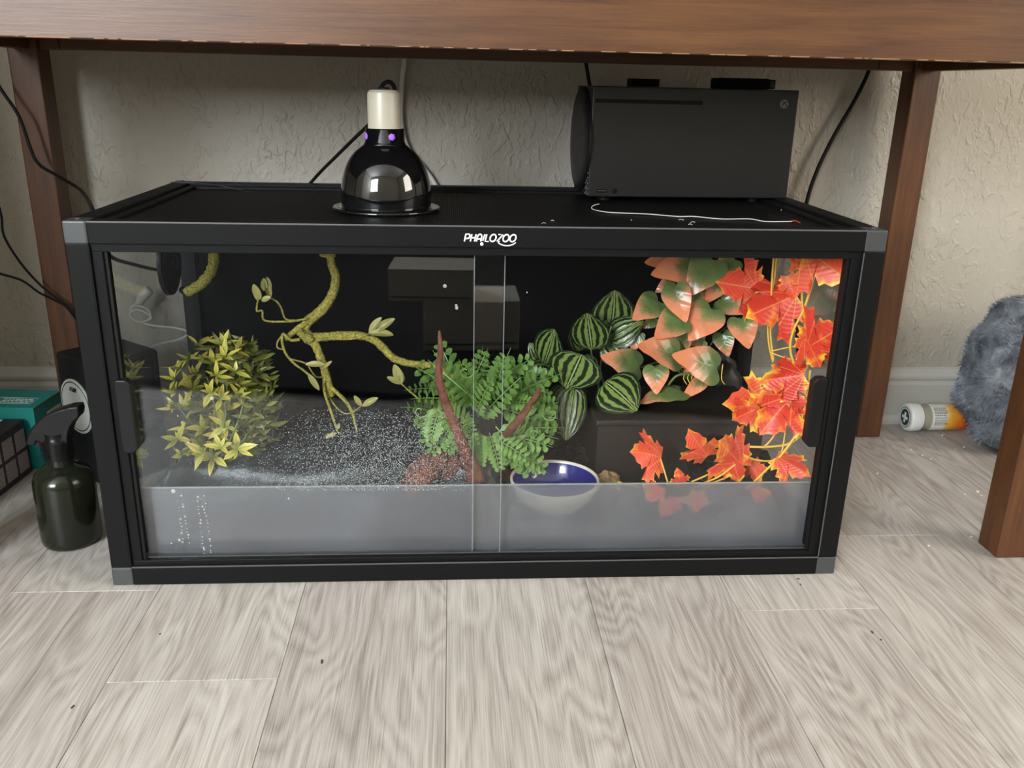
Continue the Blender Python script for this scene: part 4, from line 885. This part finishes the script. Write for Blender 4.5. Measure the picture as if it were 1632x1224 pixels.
co = empty('game_console', (.1535, .288, ZT), 'matte black box-shaped game console lying on its side on the lid', 'game console', rz=.038)
CW, CH, CD, CZ = .2955, .1500, .118, .0072
MB().box(0, CW, 0, CD, CZ, CZ+CH).build('body', 'console', co, local=True, bevel=.0016, seg=3)
for x in (.03, CW-.04): MB().lathe([(.010, 0), (.010, CZ)], (x, .03, 0), 20).build('foot', 'rubber', co, local=True); MB().lathe([(.010, 0), (.010, CZ)], (x, CD-.03, 0), 20).build('foot', 'rubber', co, local=True)
MB().box(.004, .157, -.0007, .004, .1352, .1402).build('disc_slot', 'con_dark', co, local=True, bevel=.0006)
pb = MB().lathe([(.0062, 0), (.0062, .0008), (.005, .0012)], (CW-.0205, .0001, .1385), 28, axis=(0, -1, 0)).build('power_button', 'alu_edge', co, local=True, smooth=True, auto=30)
MB().ribbon([[(-.75, -.75), (-.45, -.1), (0, .35), (.45, .62), (.8, .6)], [(.75, -.75), (.45, -.1), (0, .35), (-.45, .62), (-.8, .6)]], (CW-.0205, -.0012, .1385), (.0046, 0, 0), (0, 0, .0046), .0005, .0003).build('emblem', 'con_dark', pb, local=True)
us = MB().box(.0125, .0275, -.0006, .003, .0130, .0180).build('usb_port', 'con_dark', co, local=True, bevel=.0004)
MB().box(.0140, .0260, -.0009, .001, .0150, .0162).build('usb_tongue', 'corner', us, local=True)
MB().lathe([(.0038, 0), (.0038, .0007), (.003, .001)], (.0385, .0001, .0156), 24, axis=(0, -1, 0)).build('pairing_button', 'con_dark', co, local=True, smooth=True)
MB().lathe([(.0735, 0), (.0735, .003), (.070, .0055), (.045, .006)], (0, CD/2+.006, CZ+CH/2), 56, axis=(-1, 0, 0)).build('round_base', 'black', co, local=True, smooth=True, auto=40)
mb = MB()
for j in range(3):
    for i in range(6): mb.lathe([(.0022, 0), (.0018, .0010)], (-.0001, .006+.007*j, .010+.0075*i+(.003 if j % 2 else 0)), 8, axis=(-1, 0, 0))
mb.build('vent_bumps', 'corner', co, local=True)
o = MB().obox((.245, .395, ZT+CZ+CH+.006), (.021, .0008, 0), (-.0006, .016, 0), (0, 0, .0055)).build('adapter_plug', 'con_dark', bevel=.001, base=(.245, .395, ZT+CZ+CH)); tagp(o, 'small flat black plug on top of the console at its left', 'plug')
sd = empty('storage_drive', (.400, .385, ZT+CZ+CH), 'slim black drive with grey end on top of the console at right', 'drive')
bx('case', 'con_dark', sd, .352, .428, .366, .412, ZT+CZ+CH+.0003, ZT+CZ+CH+.0155, bevel=.002)
bx('end_cap', 'console', sd, .4285, .438, .367, .411, ZT+CZ+CH+.0010, ZT+CZ+CH+.0145, bevel=.002)

def wire(name, pts, r, mat, label, cat, n=7, sub=6, base=None):
    pts = [Vector(p) for p in pts]
    return tagp(MB().tube(pts, r, n, sub).build(name, mat, smooth=True, base=tuple(base or pts[0])), label, cat)
def onz(px, py, z):
    d = fw + rt*((px-816)/FPX) - up*((py-612)/FPX); return CAM+d*((z-CAM.z)/d.z)
tw = empty('twist_tie', onz(1110, 343, ZT+.001), 'long white twist-tie wire lying on the mesh in front of the console', 'wire')
zt = ZT+.0012
MB().tube([onz(x, y, zt+h) for x, y, h in ((955, 325, .004), (945, 328, .003), (944, 333, 0), (960, 337, .001), (980, 339, 0), (1030, 341, .001), (1080, 345, 0), (1105, 345, .001), (1150, 349, 0), (1195, 349, .001), (1220, 353, 0), (1262, 353, .001))], .0006, 6, 6).build('wire', 'wcable', tw, smooth=True)
MB().tube([onz(1260, 353, zt), onz(1267, 352, zt+.001), onz(1275, 355, zt+.002)], [.0009, .0010, .0004], 6, 3).build('red_tip', 'red', tw, smooth=True)
wire('fine_wire', [onz(x, y, z) for x, y, z in ((272, 290, H+.001), (285, 291, H+.001), (320, 292, H+.001), (355, 297, H), (385, 303, ZT+.002), (395, 306, ZT+.002), (405, 304, ZT+.003))], .0005, 'corner', 'thin grey wire trailing over the back left corner of the lid', 'wire', 5)
rs = random.Random(4)
lint = MB()
for (x, y) in ((883, 352), (1007, 351), (1090, 351), (1100, 355), (1097, 358), (1245, 335), (870, 356)):
    p = onz(x, y, ZT+.0008); q = p+Vector((rs.uniform(-.008, .008), rs.uniform(-.004, .004), .0004)); lint.tube([p, (p+q)/2+Vector((0, .002, .0006)), q], .0003, 4, 3)
tagp(lint.build('lint', 'wcable', base=(.2, .1, ZT)), 'pale lint specks scattered on the mesh lid', 'lint', kind='stuff')

# ================================================================== cords
wire('electric_cable', [P(1400, 60, .535), P(1385, 112, .535), P(1362, 160, .535), P(1330, 215, .535), P(1303, 270, .535), P(1285, 325, .535), P(1275, 400, .535), P(1270, 520, .535), P(1275, 600, .53)], .0034, 'rubber', 'thick black power cord hanging on the wall right of the console', 'cord')
wire('power_lead', [P(930, 70, .5), P(934, 100, .5), P(941, 142, .49), P(950, 200, .47), P(960, 260, .46)], .0030, 'rubber', 'black cord dropping behind the upper left edge of the console', 'cord')
wire('wall_cable', [P(648, 40, .545), P(645, 95, .545), P(641, 130, .545), P(639, 190, .545), P(648, 232, .545), P(670, 262, .545), P(694, 295, .545), P(720, 360, .54)], .0042, 'wcable', 'white cable running down the wall behind the lamp', 'cord')
def onx(px, py, X):
    d = fw + rt*((px-816)/FPX) - up*((py-612)/FPX); return CAM+d*((X-CAM.x)/d.x)
wire('sensor_cord', [P(-40, 70, .43), P(0, 140, .43), P(30, 185, .43), P(48, 235, .43), P(62, 262, .43), P(95, 282, .40), P(128, 303, .34), onx(146, 330, -.470), onx(153, 360, -.464), onx(166, 396, -.4605), onx(182, 412, -.4605), onx(212, 421, -.4605), onx(235, 427, -.4605), onx(262, 432, -.4605)], .0025, 'rubber', 'black cord looping over the left table leg to the glass disc', 'cord')
wire('thin_cord', [P(-30, 250, .42), P(0, 335, .43), P(6, 375, .43), P(32, 418, .44), P(62, 452, .448), P(86, 472, .45), P(112, 492, .452), P(150, 540, .46), P(175, 640, .48)], .0019, 'rubber', 'thin black cord sloping down across the left table leg, upper of two', 'cord')
wire('thin_cord', [P(-30, 425, .42), P(0, 436, .43), P(35, 447, .44), P(62, 466, .447), P(86, 478, .456), P(112, 496, .458), P(150, 560, .47), P(170, 650, .49)], .0019, 'rubber', 'thin black cord lower on the left leg, joining the upper one', 'cord')
wa = empty('white_charger', P(235, 470, .51), 'white charger with a loosely coiled cable behind the left glass', 'charger')
MB().tube([P(238, 462, .51), P(228, 472, .51), P(221, 484, .51)], [.0085, .009, .006], 12, 4).build('plug', 'wcable', wa, smooth=True)
MB().tube([P(x, y, .505) for x, y in ((222, 482), (210, 488), (207, 496), (214, 488), (230, 490), (240, 500), (236, 510), (222, 513), (210, 506), (208, 498), (220, 494), (238, 502), (241, 508), (228, 514), (245, 519), (275, 522), (296, 527), (299, 533), (285, 541), (255, 548), (225, 560), (205, 563), (180, 564))], .0019, 7, 5).build('cable', 'wcable', wa, smooth=True)

# ================================================================== to the left of the terrarium
sb = empty('spray_bottle', (-.552, .118, 0), 'dark olive spray bottle with black trigger head beside the terrarium', 'spray bottle')
SC = (-.552, .118, 0)
MB().lathe([(.030, 0), (.0345, .0015), (.0372, .006), (.0378, .014), (.0378, .086), (.0372, .093), (.034, .101), (.027, .107), (.019, .1105), (.0155, .113), (.0150, .120), (.0148, .124)], SC, 56).build('bottle', 'bottle', sb, smooth=True, auto=50)
cl_ = MB()
cl_.lathe([(.0160, .1215), (.0182, .122), (.0182, .146), (.0165, .148), (.0150, .150), (.0150, .158)], SC, 40)
cl_.build('collar', 'bottle_b', sb, smooth=True, auto=40)
poly = [(46, 703), (49, 690), (56, 677), (66, 667), (80, 657), (97, 650), (115, 645), (129, 644), (131, 652), (130, 661), (123, 667), (117, 676), (113, 690), (113, 706), (72, 706), (69, 700), (64, 699), (60, 706), (52, 706)]
hd_ = MB(); q = [P(x, y, .118) for x, y in poly]; n = len(q)
hd_.add([(p.x, .118-.0105, p.z) for p in q]+[(p.x, .118+.0105, p.z) for p in q], [tuple(range(n))[::-1], tuple(range(n, 2*n))]+[(i, (i+1) % n, n+(i+1) % n, n+i) for i in range(n)])
hd_.build('trigger_head', 'bottle_b', sb, bevel=.003, seg=3)

dv = empty('speaker_unit', (-.565, .345, 0), 'black box device with a round pale badge behind the spray bottle', 'device', rz=math.radians(-39.5))
MB().box(-.053, .053, -.053, .053, 0, .200).build('case', 'device', dv, local=True, bevel=.006, seg=3)
bd = MB().lathe([(.043, 0), (.043, .0012), (.041, .002)], (-.008, -.0531, .122), 48, axis=(0, -1, 0)).build('badge', 'badge', dv, local=True, smooth=True, auto=30)
MB().lathe([(.0392, .0021), (.0388, .0024), (.0380, .0024), (.0376, .0021)], (-.008, -.0531, .122), 48, axis=(0, -1, 0), cap=False).build('badge_ring', 'con_dark', bd, local=True)
MB().ribbon([[(0, 0), (.4, 1), (.8, 0)], [(1.2, 0), (1.8, 0), (1.8, .5), (1.2, .5), (1.2, 1), (1.8, 1)], [(2.2, 0), (2.8, 0), (2.8, 1), (2.2, 1), (2.2, 0)], [(3.2, 1), (3.5, .5), (3.8, 1)], [(3.5, .5), (3.5, 0)]], (-.018, -.0556, .146), (.005, 0, 0), (0, 0, .006), .0007, .0003).build('badge_print', 'con_dark', bd, local=True)

tbx = empty('teal_box', (-.690, .350, 0), 'teal-topped carton behind the dark hatched one at the left edge', 'box', rz=math.radians(-5))
MB().box(-.20, 0, 0, .082, 0, .1025).build('carton_body', 'teal', tbx, local=True, bevel=.0008)
MB().box(-.201, .0006, -.0006, .0826, .1025, .1040).build('lid', 'teal', tbx, local=True, bevel=.0005)
MB().box(.0001, .0010, -.0004, .0820, .0995, .1022).build('lid_edge', 'kraft', tbx, local=True)
MB().obox((.0008, .052, .068), (.0003, 0, 0), (0, .021, 0), (0, .004, .017)).build('side_label', 'white', tbx, local=True)
MB().lathe([(.018, 0), (.018, .0006)], (.0003, .016, .048), 28, axis=(1, 0, 0)).build('magenta_spot', 'magenta', tbx, local=True)
MB().ribbon([[(-.075, .018), (-.014, .018), (-.014, .044), (-.075, .044), (-.075, .018)]], (0, 0, .1040), (1, 0, 0), (0, 1, 0), .0005, .0003).build('lid_outline', 'white', tbx, local=True)
tx = MB()
for j in range(3):
    x = -.066
    while x < -.022: L_ = random.uniform(.003, .008); tx.box(x, x+L_, .022+.007*j, .025+.007*j, .1040, .1043); x += L_+.002
tx.build('lid_print', 'white', tbx, local=True)
dbx = empty('hatched_box', (-.703, .345, 0), 'dark carton printed with pale hatched squares at the left edge', 'box', rz=math.radians(-4))
MB().box(-.20, 0, -.20, 0, 0, .088).build('carton_body', 'dcard', dbx, local=True, bevel=.0015)
lb_ = MB().box(-.090, -.030, -.024, -.006, .0880, .0884).build('top_label', 'white', dbx, local=True)
MB().ribbon([arc(-.052, -.015, .005, .004, 0, 330, 12), [(-.057, -.018), (-.044, -.011)], [(-.038, -.017), (-.036, -.012)]], (0, 0, .0884), (1, 0, 0), (0, 1, 0), .0005, .0003).build('label_drawing', 'con_dark', lb_, local=True)
hp = MB()
for ya in (-.034, -.068, -.102, -.136, -.170):
    for za in (.046, .010):
        for i in range(9): hp.box(-.0002, .0006, ya+.0031*i, ya+.0031*i+.0014, za, za+.030)
hp.build('hatch_print', 'hatch', dbx, local=True)

# ================================================================== to the right of the terrarium
sbt = empty('supplement_bottle', (.87, .500, 0), 'white-capped supplement bottle lying on its side by the baseboard', 'bottle')
BC = (.803, .500, .0262)
MB().lathe([(.020, 0), (.0240, .001), (.0258, .004), (.0262, .008), (.0262, .021), (.0250, .024), (.0230, .0245)], BC, 48, axis=(1, 0, 0)).build('cap', 'capw', sbt, smooth=True, auto=35)
cpb = MB().lathe([(.0195, .0005), (.0192, -.0004)], BC, 40, axis=(1, 0, 0)).build('badge', 'green', sbt)
MB().lathe([(.0178, -.0004), (.0176, -.0008), (.0158, -.0008), (.0156, -.0004)], BC, 40, axis=(1, 0, 0), cap=False).build('badge_ring', 'capw', cpb)
bm = MB(); bm.box(BC[0]-.0010, BC[0]-.0002, BC[1]-.0026, BC[1]+.0026, BC[2]-.0095, BC[2]+.0095).box(BC[0]-.00105, BC[0]-.0002, BC[1]-.0095, BC[1]+.0095, BC[2]-.0026, BC[2]+.0026)
bm.build('white_cross', 'capw', cpb)
MB().lathe([(.0205, .0245), (.0208, .031), (.0240, .036), (.0243, .118), (.023, .121)], BC, 48, axis=(1, 0, 0)).build('bottle_body', 'amber', sbt, smooth=True, auto=40)
lb = MB().lathe([(.0245, .040), (.0245, .114)], BC, 48, axis=(1, 0, 0), cap=False).build('label', 'label', sbt, smooth=True)
tx = MB()
for j in range(12):
    a0 = math.radians(118+7*j); x = .0445
    while x < .066:
        L_ = random.uniform(.0015, .004); dd = Vector((0, math.cos(a0), math.sin(a0)))
        c_ = Vector(BC)+Vector((x+L_/2, 0, 0))+dd*.0247; tx.obox(c_, (L_/2, 0, 0), dd.cross(Vector((1, 0, 0)))*.0005, dd*.0002); x += L_+.0009
tx.build('label_print', 'con_dark', lb)

cu = empty('fur_cushion', (.985, .415, 0), 'fluffy grey faux-fur cushion standing on edge behind the right front leg', 'cushion')
def cushion():
    cx, cy, cz = .975, .408, .139; rx, ry, rz = .126, .060, .137; nu, nv = 72, 40
    def pt(a, b, s_=1.0):
        ca, sa, cb, sb_ = math.cos(a), math.sin(a), math.cos(b), math.sin(b); sg = lambda v, p: math.copysign(abs(v)**p, v)
        k = 1+.03*math.sin(5*a+3*b)+.025*math.sin(9*a-4*b)*math.cos(6*b)
        return Vector((cx+rx*k*s_*sg(ca, .8)*sg(sb_, .8), cy+ry*k*s_*sg(cb, .6), cz+rz*k*s_*sg(sa, .8)*sg(sb_, .8)))
    v = [pt(2*PI*i/nu, PI*j/nv) for j in range(nv+1) for i in range(nu)]
    f = [(j*nu+i, j*nu+(i+1) % nu, (j+1)*nu+(i+1) % nu, (j+1)*nu+i) for j in range(nv) for i in range(nu)]
    MB().add(v, f).build('body', 'fur', cu, smooth=True)
    mb = MB(); rr = random.Random(3)
    for _ in range(15000):
        a = rr.uniform(0, 2*PI); b = math.acos(rr.uniform(-1, 1)); p = pt(a, b, .985)
        if p.z < .004: continue
        n_ = (pt(a, b, 1.1)-p).normalized(); sw = Vector((math.sin(9*a+4*b), .3*math.cos(7*b), math.cos(8*a-3*b)-.6))
        d = (n_*.75+sw*.55+Vector((rr.gauss(0, .25), rr.gauss(0, .25), rr.gauss(0, .25)))).normalized(); L_ = rr.uniform(.007, .014)
        s_ = d.orthogonal().normalized()*.0008; mid = p+d*L_*.55; e = p+d*L_+sw*.002
        if e.z < .001: e.z = .001
        if mid.z < .001: mid.z = .001
        mb.add([p-s_, p+s_, mid+s_*.8, mid-s_*.8, e], [(0, 1, 2, 3), (3, 2, 4)])
    o = mb.build('fur', 'fur', cu, smooth=True); o['kind'] = 'stuff'
cushion()

# crumbs on the floor
cr = MB(); rs = random.Random(11)
for x, y, r in ((1398, 755, .0013), (1502, 694, .0012), (1386, 712, .0008), (1452, 717, .0009), (1470, 726, .0011), (1483, 732, .001), (1536, 713, .0012), (1522, 716, .0008), (1558, 784, .0014), (1564, 790, .0008), (1548, 856, .0011), (1480, 870, .0011), (1444, 829, .0008), (1538, 788, .0008), (1480, 760, .0007)):
    p = onz(x, y, 0); cr.obox((p.x, p.y, r*.6), (r, r*.3, 0), (-r*.3, r*.8, 0), (0, 0, r*.6))
tagp(cr.build('crumbs', 'crumb', base=(.75, .25, 0)), 'tiny white crumbs scattered on the floor at right', 'crumbs', kind='stuff')
dk = MB()
for x, y, r in ((116, 1127, .0022), (513, 1055, .003), (1272, 923, .0018), (1276, 932, .0014), (1390, 1008, .002), (1404, 1020, .0012), (255, 1011, .0012)):
    p = onz(x, y, 0); a = rs.uniform(0, 3); dk.obox((p.x, p.y, .0005), (r*math.cos(a), r*math.sin(a), 0), (-r*.35*math.sin(a), r*.35*math.cos(a), 0), (0, 0, .0005))
tagp(dk.build('dark_flecks', 'dkcrumb', base=(0, -.15, 0)), 'small dark flecks on the pale front planks', 'crumbs', kind='stuff')

# ================================================================== behind the camera, mirrored in the glass
rg = MB().box(-1.6, 1.6, -2.1, 0, .0005, .014).build('rug', 'rug', local=True, bevel=.004); rg.location = (-.02, -.62, 0); rg.rotation_euler.z = .17
tagp(rg, 'charcoal rug behind the viewpoint, seen dark in the glass', 'rug')
def carton(x0, x1, y0, y1, z0, z1, rz, label):
    c_ = ((x0+x1)/2, (y0+y1)/2, z0); e = empty('grey_carton', c_, label, 'box', rz=rz, group='cartons mirrored in the glass'); hx, hy, h = (x1-x0)/2, (y1-y0)/2, z1-z0
    MB().box(-hx, hx, -hy, hy, 0, h).build('carton_body', 'greybox', e, local=True, bevel=.002)
    MB().box(-hx-.001, hx+.001, -hy, hy+.001, h+.0002, h+.003).build('lid', 'greybox', e, local=True, bevel=.001)
    MB().box(-hx*.97, hx*.97, hy, hy+.001, h*.12, h*.15).build('lid_seam', 'con_dark', e, local=True)
carton(-.104, .116, -1.10, -.935, .0145, .126, 0, 'pale grey carton, lower of the two mirrored in the glass')
carton(-.178, .012, -1.08, -.935, .1300, .200, .05, 'pale grey carton, upper of the two mirrored in the glass')
